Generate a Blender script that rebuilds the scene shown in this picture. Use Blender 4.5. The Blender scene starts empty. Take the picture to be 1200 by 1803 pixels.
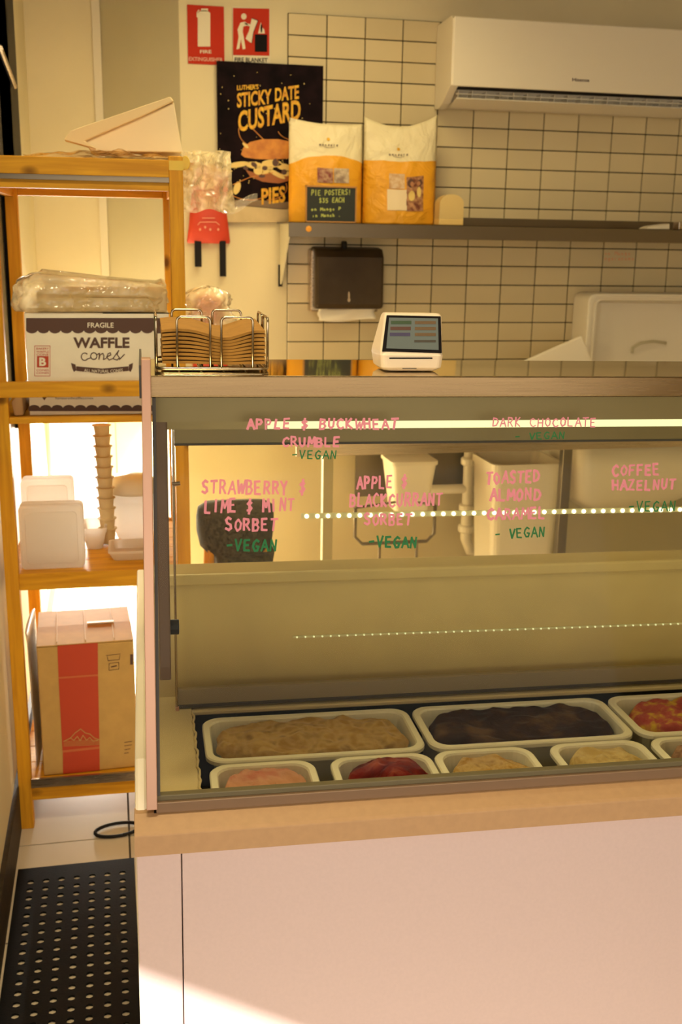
import bpy, bmesh, math, random
from mathutils import Vector, Matrix, noise
from math import sin, cos, pi, radians as rad
random.seed(7)
SC = bpy.context.scene
COL = SC.collection
# ------------------------------------------------------------------ camera
H = 1.52
FPX, TILT, ROLL, YAW = 1886.4, .24833, .015867, .21292
_f = Vector((0, cos(TILT), -sin(TILT))); _r = Vector((1, 0, 0)); _u = _r.cross(_f)
_r2 = _r*cos(ROLL)+_u*sin(ROLL); _u2 = -_r*sin(ROLL)+_u*cos(ROLL)
_Z = Matrix.Rotation(-YAW, 3, 'Z')
CR, CU, CF = _Z@_r2, _Z@_u2, _Z@_f
CAM = Vector((0, 0, H))
cd = bpy.data.cameras.new('camera'); cam = bpy.data.objects.new('camera', cd); COL.objects.link(cam)
cam.matrix_world = Matrix.Translation(CAM) @ Matrix((CR, CU, -CF)).transposed().to_4x4()
cd.sensor_fit = 'HORIZONTAL'; cd.sensor_width = 36; cd.lens = FPX*36/1200
cd.clip_start = .02; cd.dof.use_dof = True; cd.dof.focus_distance = 1.5; cd.dof.aperture_fstop = 15
SC.camera = cam
# ------------------------------------------------------------------ world, sun, lamps, exposure
w = bpy.data.worlds.new('world'); SC.world = w; w.use_nodes = True
bg = w.node_tree.nodes['Background']; bg.inputs[0].default_value = (1, .90, .76, 1); bg.inputs[1].default_value = 3.0
SUN_D = Vector((.6, .8, -.33))
sl = bpy.data.lights.new('sun', 'SUN'); sl.energy = 6.5; sl.angle = rad(.25); sl.color = (1, .95, .88)
so = bpy.data.objects.new('sun', sl); COL.objects.link(so); so.rotation_euler = SUN_D.to_track_quat('-Z', 'Y').to_euler()
def area(name, loc, direction, sx, sy, power, color):
    l = bpy.data.lights.new(name, 'AREA'); l.shape = 'RECTANGLE'; l.size = sx; l.size_y = sy; l.energy = power; l.color = color
    o = bpy.data.objects.new(name, l); COL.objects.link(o); o.location = loc
    l.spread = rad(150); o.rotation_euler = Vector(direction).to_track_quat('-Z', 'Y').to_euler(); return o
area('kitchen_ceiling_lamp', (.5, 3.1, 2.70), (-.1, .1, -1), 1.4, .3, 15, (1, .80, .40))
area('shop_ceiling_lamp', (-.05, 1.15, 2.70), (-.05, .35, -1), .6, .25, 12, (1, .84, .52))
area('back_door_daylight', (-.13, 4.70, .62), (.02, -1, -.5), .22, 1.02, 60, (1, .93, .80))
SC.view_settings.view_transform = 'Standard'; SC.view_settings.look = 'None'
SC.view_settings.gamma = 1; SC.view_settings.use_curve_mapping = False; SC.view_settings.exposure = 0.28
# ------------------------------------------------------------------ frames: world, display freezer, wooden shelf
class Frame:
    def __init__(s, M): s.M = M; s.T = M.transposed()
    def w(s, v): return CAM + s.M@Vector(v)
    def ray(s, px, py): return s.T@(CF+CR*((px-600)/FPX)-CU*((py-901.5)/FPX))
    def y(s, px, py, y): d = s.ray(px, py); return d*(y/d.y)
    def z(s, px, py, z): d = s.ray(px, py); return d*(z/d.z)
    def x(s, px, py, x): d = s.ray(px, py); return d*(x/d.x)
W = Frame(Matrix.Identity(3))
FZ = Frame(Matrix.Rotation(rad(10.412)-YAW, 3, 'Z')@Matrix.Rotation(rad(.493), 3, 'Y'))
S = Frame(Matrix.Rotation(rad(-1.2), 3, 'Z'))
YW = 4.3365                                   # tiled back wall
def on_y(fr, y): return lambda px, py, e=0: fr.w(fr.y(px, py, y-e))
# ------------------------------------------------------------------ materials
def mat(name, col, rough=.6, metal=0, nscale=0, namt=.0, bump=0, bscale=80, spec=.5, col2=None, stretch=(1,1,1), emit=None, estr=0, trans=0, rnd=0, coat=0, sss=0):
    m = bpy.data.materials.new(name); m.use_nodes = True; nt = m.node_tree; b = nt.nodes['Principled BSDF']
    b.inputs['Base Color'].default_value = (*col, 1); b.inputs['Roughness'].default_value = rough; b.inputs['Metallic'].default_value = metal
    b.inputs['Specular IOR Level'].default_value = spec; b.inputs['Coat Weight'].default_value = coat
    if emit: b.inputs['Emission Color'].default_value = (*emit, 1); b.inputs['Emission Strength'].default_value = estr
    tc = nt.nodes.new('ShaderNodeTexCoord'); mp = nt.nodes.new('ShaderNodeMapping'); mp.inputs['Scale'].default_value = stretch
    nt.links.new(tc.outputs['Object'], mp.inputs[0])
    last = None
    if nscale:
        n = nt.nodes.new('ShaderNodeTexNoise'); n.inputs['Scale'].default_value = nscale; n.inputs['Detail'].default_value = 5
        nt.links.new(mp.outputs[0], n.inputs['Vector'])
        r = nt.nodes.new('ShaderNodeValToRGB'); c2 = col2 or tuple(c*(1-namt) for c in col)
        r.color_ramp.elements[0].position = .35; r.color_ramp.elements[1].position = .65
        r.color_ramp.elements[0].color = (*col, 1); r.color_ramp.elements[1].color = (*c2, 1)
        nt.links.new(n.outputs['Fac'], r.inputs[0]); last = r.outputs[0]
        nt.links.new(last, b.inputs['Base Color'])
    if rnd:
        oi = nt.nodes.new('ShaderNodeObjectInfo'); mr = nt.nodes.new('ShaderNodeMapRange')
        mr.inputs[3].default_value = 1-rnd; mr.inputs[4].default_value = 1
        nt.links.new(oi.outputs['Random'], mr.inputs[0])
        hs = nt.nodes.new('ShaderNodeHueSaturation'); hs.inputs['Color'].default_value = (*col, 1)
        if last: nt.links.new(last, hs.inputs['Color'])
        nt.links.new(mr.outputs[0], hs.inputs['Value']); nt.links.new(hs.outputs[0], b.inputs['Base Color'])
    if bump:
        n2 = nt.nodes.new('ShaderNodeTexNoise'); n2.inputs['Scale'].default_value = bscale; n2.inputs['Detail'].default_value = 4
        nt.links.new(mp.outputs[0], n2.inputs['Vector'])
        bp = nt.nodes.new('ShaderNodeBump'); bp.inputs['Strength'].default_value = bump; bp.inputs['Distance'].default_value = .004
        nt.links.new(n2.outputs['Fac'], bp.inputs['Height']); nt.links.new(bp.outputs[0], b.inputs['Normal'])
    if trans:
        t = nt.nodes.new('ShaderNodeBsdfTranslucent'); t.inputs[0].default_value = (*col, 1)
        mx = nt.nodes.new('ShaderNodeMixShader'); mx.inputs[0].default_value = trans
        nt.links.new(b.outputs[0], mx.inputs[1]); nt.links.new(t.outputs[0], mx.inputs[2])
        nt.links.new(mx.outputs[0], nt.nodes['Material Output'].inputs[0])
    return m
def clear(name, tint=(1,1,1), refl=.06, haze=0, hcol=(1,1,1), rough=.02, bump=0, bscale=30, hazenoise=0):
    """thin clear sheet: transparent + fresnel gloss + a little white haze"""
    m = bpy.data.materials.new(name); m.use_nodes = True; nt = m.node_tree; nt.nodes.remove(nt.nodes['Principled BSDF'])
    out = nt.nodes['Material Output']
    tr = nt.nodes.new('ShaderNodeBsdfTransparent'); tr.inputs[0].default_value = (*tint, 1)
    gl = nt.nodes.new('ShaderNodeBsdfGlossy'); gl.inputs['Roughness'].default_value = rough
    lw = nt.nodes.new('ShaderNodeLayerWeight'); lw.inputs['Blend'].default_value = .5
    pw = nt.nodes.new('ShaderNodeMath'); pw.operation = 'POWER'; pw.inputs[1].default_value = 5; nt.links.new(lw.outputs['Facing'], pw.inputs[0])
    mul = nt.nodes.new('ShaderNodeMath'); mul.operation = 'MULTIPLY_ADD'; mul.use_clamp = True; mul.inputs[1].default_value = .9*refl/.04; mul.inputs[2].default_value = refl
    nt.links.new(pw.outputs[0], mul.inputs[0])
    mx = nt.nodes.new('ShaderNodeMixShader'); nt.links.new(mul.outputs[0], mx.inputs[0])
    base = tr
    if haze:
        d = nt.nodes.new('ShaderNodeBsdfDiffuse'); d.inputs[0].default_value = (*hcol, 1)
        tl = nt.nodes.new('ShaderNodeBsdfTranslucent'); tl.inputs[0].default_value = (*hcol, 1)
        dd = nt.nodes.new('ShaderNodeMixShader'); dd.inputs[0].default_value = .45
        nt.links.new(d.outputs[0], dd.inputs[1]); nt.links.new(tl.outputs[0], dd.inputs[2])
        base = nt.nodes.new('ShaderNodeMixShader'); base.inputs[0].default_value = haze
        nt.links.new(tr.outputs[0], base.inputs[1]); nt.links.new(dd.outputs[0], base.inputs[2])
        if hazenoise:
            tc = nt.nodes.new('ShaderNodeTexCoord'); n = nt.nodes.new('ShaderNodeTexNoise'); n.inputs['Scale'].default_value = hazenoise
            nt.links.new(tc.outputs['Object'], n.inputs['Vector'])
            mr = nt.nodes.new('ShaderNodeMapRange'); mr.inputs[1].default_value = .35; mr.inputs[2].default_value = .7
            mr.inputs[3].default_value = haze*.4; mr.inputs[4].default_value = min(1, haze*1.6)
            nt.links.new(n.outputs['Fac'], mr.inputs[0]); nt.links.new(mr.outputs[0], base.inputs[0])
    nt.links.new(base.outputs[0], mx.inputs[1]); nt.links.new(gl.outputs[0], mx.inputs[2]); nt.links.new(mx.outputs[0], out.inputs[0])
    if bump:
        tc = nt.nodes.new('ShaderNodeTexCoord'); n2 = nt.nodes.new('ShaderNodeTexNoise'); n2.inputs['Scale'].default_value = bscale; n2.inputs['Detail'].default_value = 3
        nt.links.new(tc.outputs['Object'], n2.inputs['Vector'])
        bp = nt.nodes.new('ShaderNodeBump'); bp.inputs['Strength'].default_value = bump; bp.inputs['Distance'].default_value = .01
        nt.links.new(n2.outputs['Fac'], bp.inputs['Height']); nt.links.new(bp.outputs[0], gl.inputs['Normal']); nt.links.new(bp.outputs[0], lw.inputs['Normal'])
    return m
def wood(name, axis):
    """pine: long grain along one axis, with knots"""
    m = bpy.data.materials.new(name); m.use_nodes = True; nt = m.node_tree; b = nt.nodes['Principled BSDF']; b.inputs['Roughness'].default_value = .5; b.inputs['Specular IOR Level'].default_value = .2
    tc = nt.nodes.new('ShaderNodeTexCoord'); mp = nt.nodes.new('ShaderNodeMapping')
    sc = [22, 22, 22]; sc[axis] = 1.6; mp.inputs['Scale'].default_value = sc
    nt.links.new(tc.outputs['Object'], mp.inputs[0])
    n = nt.nodes.new('ShaderNodeTexNoise'); n.inputs['Scale'].default_value = 3; n.inputs['Detail'].default_value = 6; n.inputs['Distortion'].default_value = .6
    nt.links.new(mp.outputs[0], n.inputs['Vector'])
    r = nt.nodes.new('ShaderNodeValToRGB'); e = r.color_ramp.elements
    e[0].position = .3; e[0].color = (.80, .40, .022, 1); e[1].position = .72; e[1].color = (.56, .24, .012, 1)
    nt.links.new(n.outputs['Fac'], r.inputs[0])
    mp2 = nt.nodes.new('ShaderNodeMapping'); s2 = [6, 6, 6]; s2[axis] = 3.6; mp2.inputs['Scale'].default_value = s2
    nt.links.new(tc.outputs['Object'], mp2.inputs[0])
    v = nt.nodes.new('ShaderNodeTexVoronoi'); v.inputs['Scale'].default_value = 1.7; nt.links.new(mp2.outputs[0], v.inputs['Vector'])
    r2 = nt.nodes.new('ShaderNodeValToRGB'); r2.color_ramp.elements[0].position = .06; r2.color_ramp.elements[0].color = (.25, .2, .15, 1)
    r2.color_ramp.elements[1].position = .16; r2.color_ramp.elements[1].color = (1, 1, 1, 1)
    nt.links.new(v.outputs['Distance'], r2.inputs[0])
    mx = nt.nodes.new('ShaderNodeMix'); mx.data_type = 'RGBA'; mx.blend_type = 'MULTIPLY'; mx.inputs['Factor'].default_value = 1
    nt.links.new(r.outputs[0], mx.inputs['A']); nt.links.new(r2.outputs[0], mx.inputs['B']); nt.links.new(mx.outputs['Result'], b.inputs['Base Color'])
    return m
def brushed(name, col, rough=.3, axis=0, metal=1):
    m = mat(name, col, rough, metal); nt = m.node_tree; b = nt.nodes['Principled BSDF']
    tc = nt.nodes.new('ShaderNodeTexCoord'); mp = nt.nodes.new('ShaderNodeMapping'); s = [400, 400, 400]; s[axis] = 4; mp.inputs['Scale'].default_value = s
    n = nt.nodes.new('ShaderNodeTexNoise'); n.inputs['Scale'].default_value = 1; n.inputs['Detail'].default_value = 3
    nt.links.new(tc.outputs['Object'], mp.inputs[0]); nt.links.new(mp.outputs[0], n.inputs['Vector'])
    mr = nt.nodes.new('ShaderNodeMapRange'); mr.inputs[3].default_value = rough*.7; mr.inputs[4].default_value = rough*1.4
    nt.links.new(n.outputs['Fac'], mr.inputs[0]); nt.links.new(mr.outputs[0], b.inputs['Roughness'])
    return m
M = {}
M['wall'] = mat('painted_wall', (.74, .64, .40), .7, nscale=3, namt=.06, bump=.1, bscale=60)
M['wall_grey'] = mat('shadowed_panel_paint', (.58, .52, .34), .7, nscale=3, namt=.05)  # wall paint made darker, shade of the oblique panel put into the colour
M['ceil'] = mat('ceiling_paint', (.42, .36, .24), .8, nscale=2, namt=.06)
M['tile'] = mat('cream_wall_tile', (.72, .60, .36), .22, nscale=4, namt=.05, rnd=.09)
M['grout'] = mat('dark_grout', (.045, .032, .016), .9)
M['wood_x'] = wood('pine_along', 0); M['wood_z'] = wood('pine_upright', 2); M['wood_y'] = wood('pine_deep', 1)
M['steel'] = brushed('brushed_steel', (.50, .40, .29), .27, 0)
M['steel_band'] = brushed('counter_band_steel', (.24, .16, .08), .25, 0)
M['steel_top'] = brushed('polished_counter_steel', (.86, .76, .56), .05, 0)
M['steel_dark'] = brushed('dull_shelf_steel', (.20, .16, .11), .35, 0)
M['chrome'] = mat('chrome_wire', (.42, .34, .23), .2, 1)
M['frame_pink'] = mat('anodised_frame', (.50, .29, .20), .35, .5)
M['frame_dark'] = mat('dark_edge_strip', (.05, .04, .03), .5)
M['frame_brown'] = mat('brown_rail_finish', (.27, .17, .10), .4, .3)
M['olive'] = mat('olive_steel_pelmet', (.24, .185, .08), .4, .3, nscale=5, namt=.1)
M['body'] = mat('pale_pink_panel', (.70, .535, .50), .42, nscale=200, namt=.03, coat=.1)
M['mould'] = mat('tan_moulding', (.52, .31, .15), .5, nscale=90, namt=.06)
M['liner'] = mat('cream_liner', (.58, .46, .23), .35, nscale=6, namt=.12)
M['tank'] = mat('dark_tank', (.02, .02, .016), .7, spec=.1)
M['white_side'] = mat('white_side_panel', (.85, .76, .60), .4)
M['pan'] = mat('white_plastic_tub', (.86, .80, .60), .3, trans=.08)
M['plastic_white'] = mat('white_plastic', (.84, .76, .60), .35)
M['foam'] = mat('white_foam', (.93, .90, .86), .7, bump=.1, bscale=300, trans=.7)
M['black'] = mat('black_plastic', (.012, .010, .009), .5, spec=.15)
M['rubber'] = mat('black_rubber_mat', (.004, .005, .007), .42, nscale=8, namt=.3, bump=.1, bscale=200, spec=.12)
M['floor'] = mat('beige_floor_tile', (.70, .60, .47), .4, nscale=5, namt=.07, rnd=.05)
M['dirt'] = mat('floor_grout', (.10, .075, .05), .9)
M['card'] = mat('cardboard', (.60, .38, .12), .75, nscale=30, namt=.08)
M['card_light'] = mat('pale_paper', (.68, .52, .27), .75, nscale=20, namt=.08)
M['box_white'] = mat('white_carton', (.95, .88, .72), .6, nscale=20, namt=.04)
M['brown_ink'] = mat('brown_ink', (.10, .045, .03), .6)
M['red_ink'] = mat('red_ink', (.55, .06, .02), .6)
M['red'] = mat('red_sign', (.50, .028, .008), .6, spec=.15)
M['sign_white'] = mat('sign_white', (.74, .66, .48), .5)
M['ink_black'] = mat('black_ink', (.010, .008, .008), .6, spec=.06)
M['poster'] = mat('poster_night', (.006, .004, .005), .7, spec=.04, nscale=14, col2=(.016, .008, .010))
M['yellow_ink'] = mat('yellow_print', (.84, .50, .015), .6, nscale=60, col2=(.62, .26, .01))
M['bun'] = mat('bun_print', (.50, .16, .015), .5, nscale=30, col2=(.68, .27, .03))
M['custard'] = mat('custard_print', (.80, .58, .18), .5)
M['glow'] = mat('sand_print', (.62, .48, .26), .6, nscale=12, namt=.2)
M['pink_pen'] = mat('pink_marker', (.70, .23, .29), .6)
M['green_pen'] = mat('green_marker', (.0, .14, .03), .6)
M['bag_white'] = mat('white_bag_paper', (.78, .68, .42), .5, bump=.3, bscale=14)
M['screen'] = mat('reader_screen', (.05, .055, .045), .15, emit=(.30, .31, .22), estr=.28)
M['reader'] = mat('reader_shell', (.86, .70, .50), .35)
M['napkin'] = mat('brown_napkin', (.40, .19, .025), .85, nscale=60, namt=.15)
M['red_pouch'] = mat('red_pouch_fabric', (.60, .05, .02), .5, bump=.4, bscale=25)
M['wax'] = mat('cream_plastic', (.82, .62, .26), .35, trans=.2)
M['cloth'] = mat('dark_woven_cloth', (.02, .017, .012), .9, nscale=120, spec=.1, col2=(.10, .08, .045), bump=.8, bscale=150)
M['yellow'] = mat('yellow_tape', (.75, .50, .02), .4)
M['lime'] = mat('lime_tape', (.45, .50, .05), .5)
M['glass'] = clear('freezer_glass', (.97, .97, .90), .004, haze=.002, hcol=(.85, .8, .5))
M['glass_back'] = clear('rear_glass', (.95, .93, .80), .006, haze=.03, hcol=(.8, .76, .5), hazenoise=3)
M['film'] = clear('crinkled_film', (.99, .97, .90), .06, haze=.66, hcol=(.98, .85, .55), rough=.12, bump=1, bscale=28, hazenoise=14)
M['film_clear'] = clear('clear_film', (.99, .97, .92), .06, haze=.22, hcol=(.9, .8, .6), rough=.08, bump=1, bscale=30)
M['pane'] = clear('window_pane', (1, 1, 1), .04)
M['tube_on'] = mat('lit_tube', (.8, .85, .6), .5, emit=(.80, .86, .48), estr=.42)
M['led'] = mat('lit_led', (1, 1, .9), .5, emit=(1, 1, .82), estr=2.2)  # emission that stands in for lights reflected in the glass
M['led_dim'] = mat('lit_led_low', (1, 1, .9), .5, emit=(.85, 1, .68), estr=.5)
M['led_pcb'] = mat('led_tape', (.62, .58, .36), .5)
def gelato(name, a, b, c=None, scale=14):
    m = mat(name, a, .45, nscale=scale, col2=b, bump=.9, bscale=60, spec=.03)
    if c:
        r = [n for n in m.node_tree.nodes if n.type == 'VALTORGB'][0]; e = r.color_ramp.elements.new(.78); e.color = (*c, 1); r.color_ramp.elements[1].position = .5
    return m
# ------------------------------------------------------------------ mesh builder
class MB:
    def __init__(s, T=None): s.v = []; s.f = []; s.T = T
    def add(s, vs, fs):
        n = len(s.v); s.v += [s.T(p) if s.T else Vector(p) for p in vs]; s.f += [tuple(i+n for i in f) for f in fs]; return s
    def box(s, x0, x1, y0, y1, z0, z1):
        return s.add([(x, y, z) for x in (x0, x1) for y in (y0, y1) for z in (z0, z1)],
            [(0,1,3,2),(4,6,7,5),(0,4,5,1),(2,3,7,6),(0,2,6,4),(1,5,7,3)])
    def hexa(s, b, t):   # two quads
        return s.add(list(b)+list(t), [(3,2,1,0),(4,5,6,7),(0,1,5,4),(1,2,6,5),(2,3,7,6),(3,0,4,7)])
    def prism(s, poly, ext):   # poly: 3-D loop, ext: vector
        n = len(poly); e = Vector(ext); a = [Vector(p) for p in poly]
        return s.add(a+[p+e for p in a], [tuple(range(n-1, -1, -1)), tuple(range(n, 2*n))]+[(i, (i+1)%n, (i+1)%n+n, i+n) for i in range(n)])
    def tube(s, pts, r, n=8, closed=False, cap=True):
        P = [s.T(p) if s.T else Vector(p) for p in pts]; m = len(P); base = len(s.v); up = None
        for i, p in enumerate(P):
            a = P[(i-1)%m] if (closed or i) else P[0]; b = P[(i+1)%m] if (closed or i < m-1) else P[-1]
            t = (b-a).normalized()
            if up is None: up = Vector((0,0,1)) if abs(t.z) < .9 else Vector((1,0,0))
            up = (up-t*up.dot(t)).normalized(); sd = t.cross(up)
            rr = r[i] if isinstance(r, (list, tuple)) else r
            for k in range(n): s.v.append(p+(up*cos(2*pi*k/n)+sd*sin(2*pi*k/n))*rr)
        for i in range(m if closed else m-1):
            for k in range(n):
                j = (i+1)%m; s.f.append((base+i*n+k, base+i*n+(k+1)%n, base+j*n+(k+1)%n, base+j*n+k))
        if cap and not closed:
            s.f.append(tuple(base+k for k in range(n-1, -1, -1))); s.f.append(tuple(base+(m-1)*n+k for k in range(n)))
        return s
    def lathe(s, prof, c=(0,0,0), n=24):
        base = []; 
        for r, z in prof: base += [(c[0]+r*cos(2*pi*k/n), c[1]+r*sin(2*pi*k/n), c[2]+z) for k in range(n)]
        fs = [(i*n+k, i*n+(k+1)%n, (i+1)*n+(k+1)%n, (i+1)*n+k) for i in range(len(prof)-1) for k in range(n)]
        fs += [tuple(range(n-1, -1, -1)), tuple((len(prof)-1)*n+k for k in range(n))]
        return s.add(base, fs)
    def grid(s, fn, nu, nv, closed=False):
        return s.add([fn(i/nu, j/nv) for j in range(nv+1) for i in range(nu+1)],
            [(j*(nu+1)+i, j*(nu+1)+i+1, (j+1)*(nu+1)+i+1, (j+1)*(nu+1)+i) for j in range(nv) for i in range(nu)])
    def obj(s, name, material, parent=None, bev=0, smooth=False, solid=0, label=None, kind=None, seg=2):
        me = bpy.data.meshes.new(name); off = parent_loc(parent)
        if parent is None:
            c = s.v; off = Vector(((min(p.x for p in c)+max(p.x for p in c))/2, (min(p.y for p in c)+max(p.y for p in c))/2, min(p.z for p in c)))
        me.from_pydata([tuple(p-off) for p in s.v], [], s.f)
        bm = bmesh.new(); bm.from_mesh(me); bmesh.ops.recalc_face_normals(bm, faces=bm.faces)
        big = [f for f in bm.faces if len(f.verts) > 4]
        if big: bmesh.ops.triangulate(bm, faces=big)
        bm.to_mesh(me); bm.free()
        me.materials.append(material if not isinstance(material, str) else M[material])
        if smooth: me.polygons.foreach_set('use_smooth', [True]*len(me.polygons))
        o = bpy.data.objects.new(name, me); COL.objects.link(o)
        if parent is None: o.location = off
        else: o.parent = parent
        if solid: md = o.modifiers.new('solid', 'SOLIDIFY'); md.thickness = solid
        if bev: md = o.modifiers.new('bevel', 'BEVEL'); md.width = bev; md.segments = seg; md.limit_method = 'ANGLE'; md.angle_limit = rad(40)
        if label: o['label'] = label
        if kind: o['kind'] = kind
        return o
def parent_loc(p):
    v = Vector((0,0,0))
    while p is not None: v += Vector(p.location); p = p.parent
    return v
def tag(o, label, cat, group=None, kind=None):
    o['label'] = label; o['category'] = cat
    if group: o['group'] = group
    if kind: o['kind'] = kind
    return o
def thing(name, loc, label, cat, group=None):
    o = bpy.data.objects.new(name, None); COL.objects.link(o); o.location = loc; o.empty_display_size = .05
    return tag(o, label, cat, group)
def struct(o, label=None):
    o['kind'] = 'structure'
    if label: o['label'] = label
    return o
def copy_tree(o, parent=None):
    c = o.copy(); COL.objects.link(c)
    if parent: c.parent = parent
    for ch in list(o.children): copy_tree(ch, c)
    return c
# flat print: polygons given on a face through its mapping f(px,py,lift)
def decal(name, material, parent, polys, f, lift=.0008, label=None):
    m = MB()
    for p in polys: m.add([f(x, y, lift) for x, y in p], [tuple(range(len(p)))])
    return m.obj(name, material, parent, label=label)
def ell(cx, cy, rx, ry, n=28, a0=0, a1=2*pi, rot=0):
    out = []
    for i in range(n+(0 if a1-a0 >= 2*pi-1e-6 else 1)):
        a = a0+(a1-a0)*i/n; x, y = rx*cos(a), ry*sin(a); out.append((cx+x*cos(rot)-y*sin(rot), cy+x*sin(rot)+y*cos(rot)))
    return out
def rect(x0, y0, x1, y1, sl=0): return [(x0, y0), (x1, y0+sl*(x1-x0)), (x1, y1+sl*(x1-x0)), (x0, y1)]
def line(pts, w):   # ribbon quads along a polyline in print space
    out = []
    for a, b in zip(pts, pts[1:]):
        dx, dy = b[0]-a[0], b[1]-a[1]; l = math.hypot(dx, dy) or 1; dx *= w*.5/l; dy *= w*.5/l
        out.append([(a[0]-dy-dx*.6, a[1]+dx-dy*.6), (b[0]-dy+dx*.6, b[1]+dx+dy*.6), (b[0]+dy+dx*.6, b[1]-dx+dy*.6), (a[0]+dy-dx*.6, a[1]-dx-dy*.6)])
    return out
_font = {}
def type_polys(txt, bold=.0, shear=0):
    key = (txt, bold, shear)
    if key not in _font:
        c = bpy.data.curves.new('t', 'FONT'); c.body = txt; c.offset = bold; c.shear = shear; c.resolution_u = 3; c.size = 1
        o = bpy.data.objects.new('t', c); COL.objects.link(o); dg = bpy.context.evaluated_depsgraph_get()
        me = o.evaluated_get(dg).to_mesh(); vs = [(v.co.x, v.co.y) for v in me.vertices]; fs = [tuple(p.vertices) for p in me.polygons]
        o.evaluated_get(dg).to_mesh_clear(); bpy.data.objects.remove(o); bpy.data.curves.remove(c)
        x0 = min(v[0] for v in vs); x1 = max(v[0] for v in vs); y0 = min(v[1] for v in vs); y1 = max(v[1] for v in vs)
        _font[key] = ([((x-x0)/(x1-x0), (y-y0)/(y1-y0)) for x, y in vs], fs)
    return _font[key]
def type_on(name, txt, material, parent, box, f, bold=.02, shear=0, lift=.0012, sl=0, arc=0, grow=0, label=None):
    x0, y0, x1, y1 = box; vs, fs = type_polys(txt, bold, shear); m = MB(); out = []
    for u, v in vs:
        h = (y1-y0)*(1+grow*u); yb = y1+sl*(x1-x0)*u+arc*(4*u*(1-u)); out.append(f(x0+(x1-x0)*u, yb-h*v, lift))
    m.add(out, fs); return m.obj(name, material, parent, label=label)
# hand lettering: strokes in a unit cell
G = {'A':[[(0,0),(.42,1),(.8,0)],[(.15,.38),(.68,.38)]], 'B':[[(.05,0),(.05,1),(.5,.95),(.6,.75),(.45,.55),(.05,.5)],[(.45,.55),(.68,.3),(.5,.03),(.05,0)]],
'C':[[(.68,.85),(.45,1),(.15,.8),(.02,.45),(.18,.1),(.45,0),(.72,.15)]], 'D':[[(.05,0),(.05,1),(.45,.92),(.7,.55),(.5,.1),(.05,0)]],
'E':[[(.6,1),(.05,.97),(.05,.02),(.62,0)],[(.05,.5),(.5,.52)]], 'F':[[(.62,1),(.05,.97),(.05,0)],[(.05,.5),(.5,.52)]],
'G':[[(.68,.85),(.4,1),(.1,.75),(.03,.4),(.25,.03),(.55,.05),(.68,.4),(.4,.42)]], 'H':[[(.05,0),(.05,1)],[(.65,0),(.65,1)],[(.05,.5),(.65,.5)]],
'I':[[(.3,0),(.3,1)]], 'K':[[(.05,0),(.05,1)],[(.6,1),(.08,.45),(.65,0)]], 'L':[[(.1,1),(.05,.02),(.6,0)]], 'M':[[(0,0),(.1,1),(.4,.35),(.72,1),(.82,0)]],
'N':[[(.05,0),(.08,1),(.62,.02),(.66,1)]], 'O':[[(.35,1),(.08,.75),(.04,.35),(.3,0),(.62,.2),(.68,.65),(.35,1)]],
'P':[[(.05,0),(.05,1),(.5,.95),(.62,.72),(.45,.48),(.05,.45)]], 'R':[[(.05,0),(.05,1),(.5,.95),(.6,.72),(.42,.5),(.05,.45)],[(.3,.48),(.68,0)]],
'S':[[(.62,.88),(.35,1),(.08,.8),(.2,.55),(.55,.42),(.62,.15),(.35,0),(.03,.12)]], 'T':[[(0,.97),(.72,1)],[(.36,1),(.33,0)]],
'U':[[(.05,1),(.06,.25),(.3,0),(.58,.2),(.65,1)]], 'V':[[(.02,1),(.33,0),(.7,1)]], 'W':[[(0,1),(.2,0),(.43,.7),(.62,0),(.86,1)]],
'Y':[[(.02,1),(.33,.5),(.68,1)],[(.33,.5),(.28,-.05)]], 'Z':[[(.05,.95),(.65,1),(.05,.03),(.68,0)]],
'&':[[(.6,.72),(.3,.8),(.12,.65),(.35,.5),(.6,.3),(.45,.1),(.1,.12)],[(.38,1.05),(.34,-.15)]], '$':[[(.6,.85),(.3,.95),(.1,.75),(.35,.5),(.6,.25),(.35,.03),(.05,.12)],[(.35,1.1),(.32,-.1)]],
'-':[[(.1,.45),(.6,.5)]], '3':[[(.1,.95),(.55,.95),(.3,.58),(.6,.3),(.3,0),(.05,.1)]], '5':[[(.6,1),(.12,1),(.1,.58),(.5,.55),(.6,.25),(.3,0),(.05,.1)]],
'!':[[(.3,1),(.3,.3)],[(.3,.06),(.3,0)]], '.':[[(.2,.04),(.25,0)]], 'e':[[(.05,.3),(.5,.32),(.35,.6),(.1,.5),(.08,.12),(.5,.04)]], 'a':[[(.5,.5),(.2,.6),(.05,.25),(.25,0),(.5,.3),(.52,0)]],
'n':[[(.05,.6),(.06,0)],[(.06,.4),(.3,.6),(.5,.4),(.5,0)]], 'o':[[(.3,.6),(.06,.35),(.25,0),(.5,.3),(.3,.6)]], 'g':[[(.5,.5),(.2,.6),(.05,.3),(.3,.1),(.5,.4),(.45,-.3),(.1,-.25)]],
's':[[(.45,.55),(.1,.5),(.4,.2),(.05,.02)]], 'm':[[(.03,.6),(.03,0)],[(.03,.5),(.2,.6),(.3,0)],[(.3,.5),(.5,.6),(.58,0)]], 'h':[[(.05,1),(.05,0)],[(.05,.4),(.3,.6),(.45,.4),(.45,0)]], 'u':[[(.05,.6),(.1,.05),(.4,.05),(.45,.6),(.47,0)]], 'c':[[(.45,.5),(.15,.55),(.08,.1),(.45,.05)]], 'i':[[(.2,.6),(.2,0)]], 'r':[[(.08,.6),(.08,0)],[(.08,.4),(.35,.6)]], 'w':[[(.02,.6),(.15,0),(.3,.5),(.42,0),(.55,.6)]]}
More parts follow.
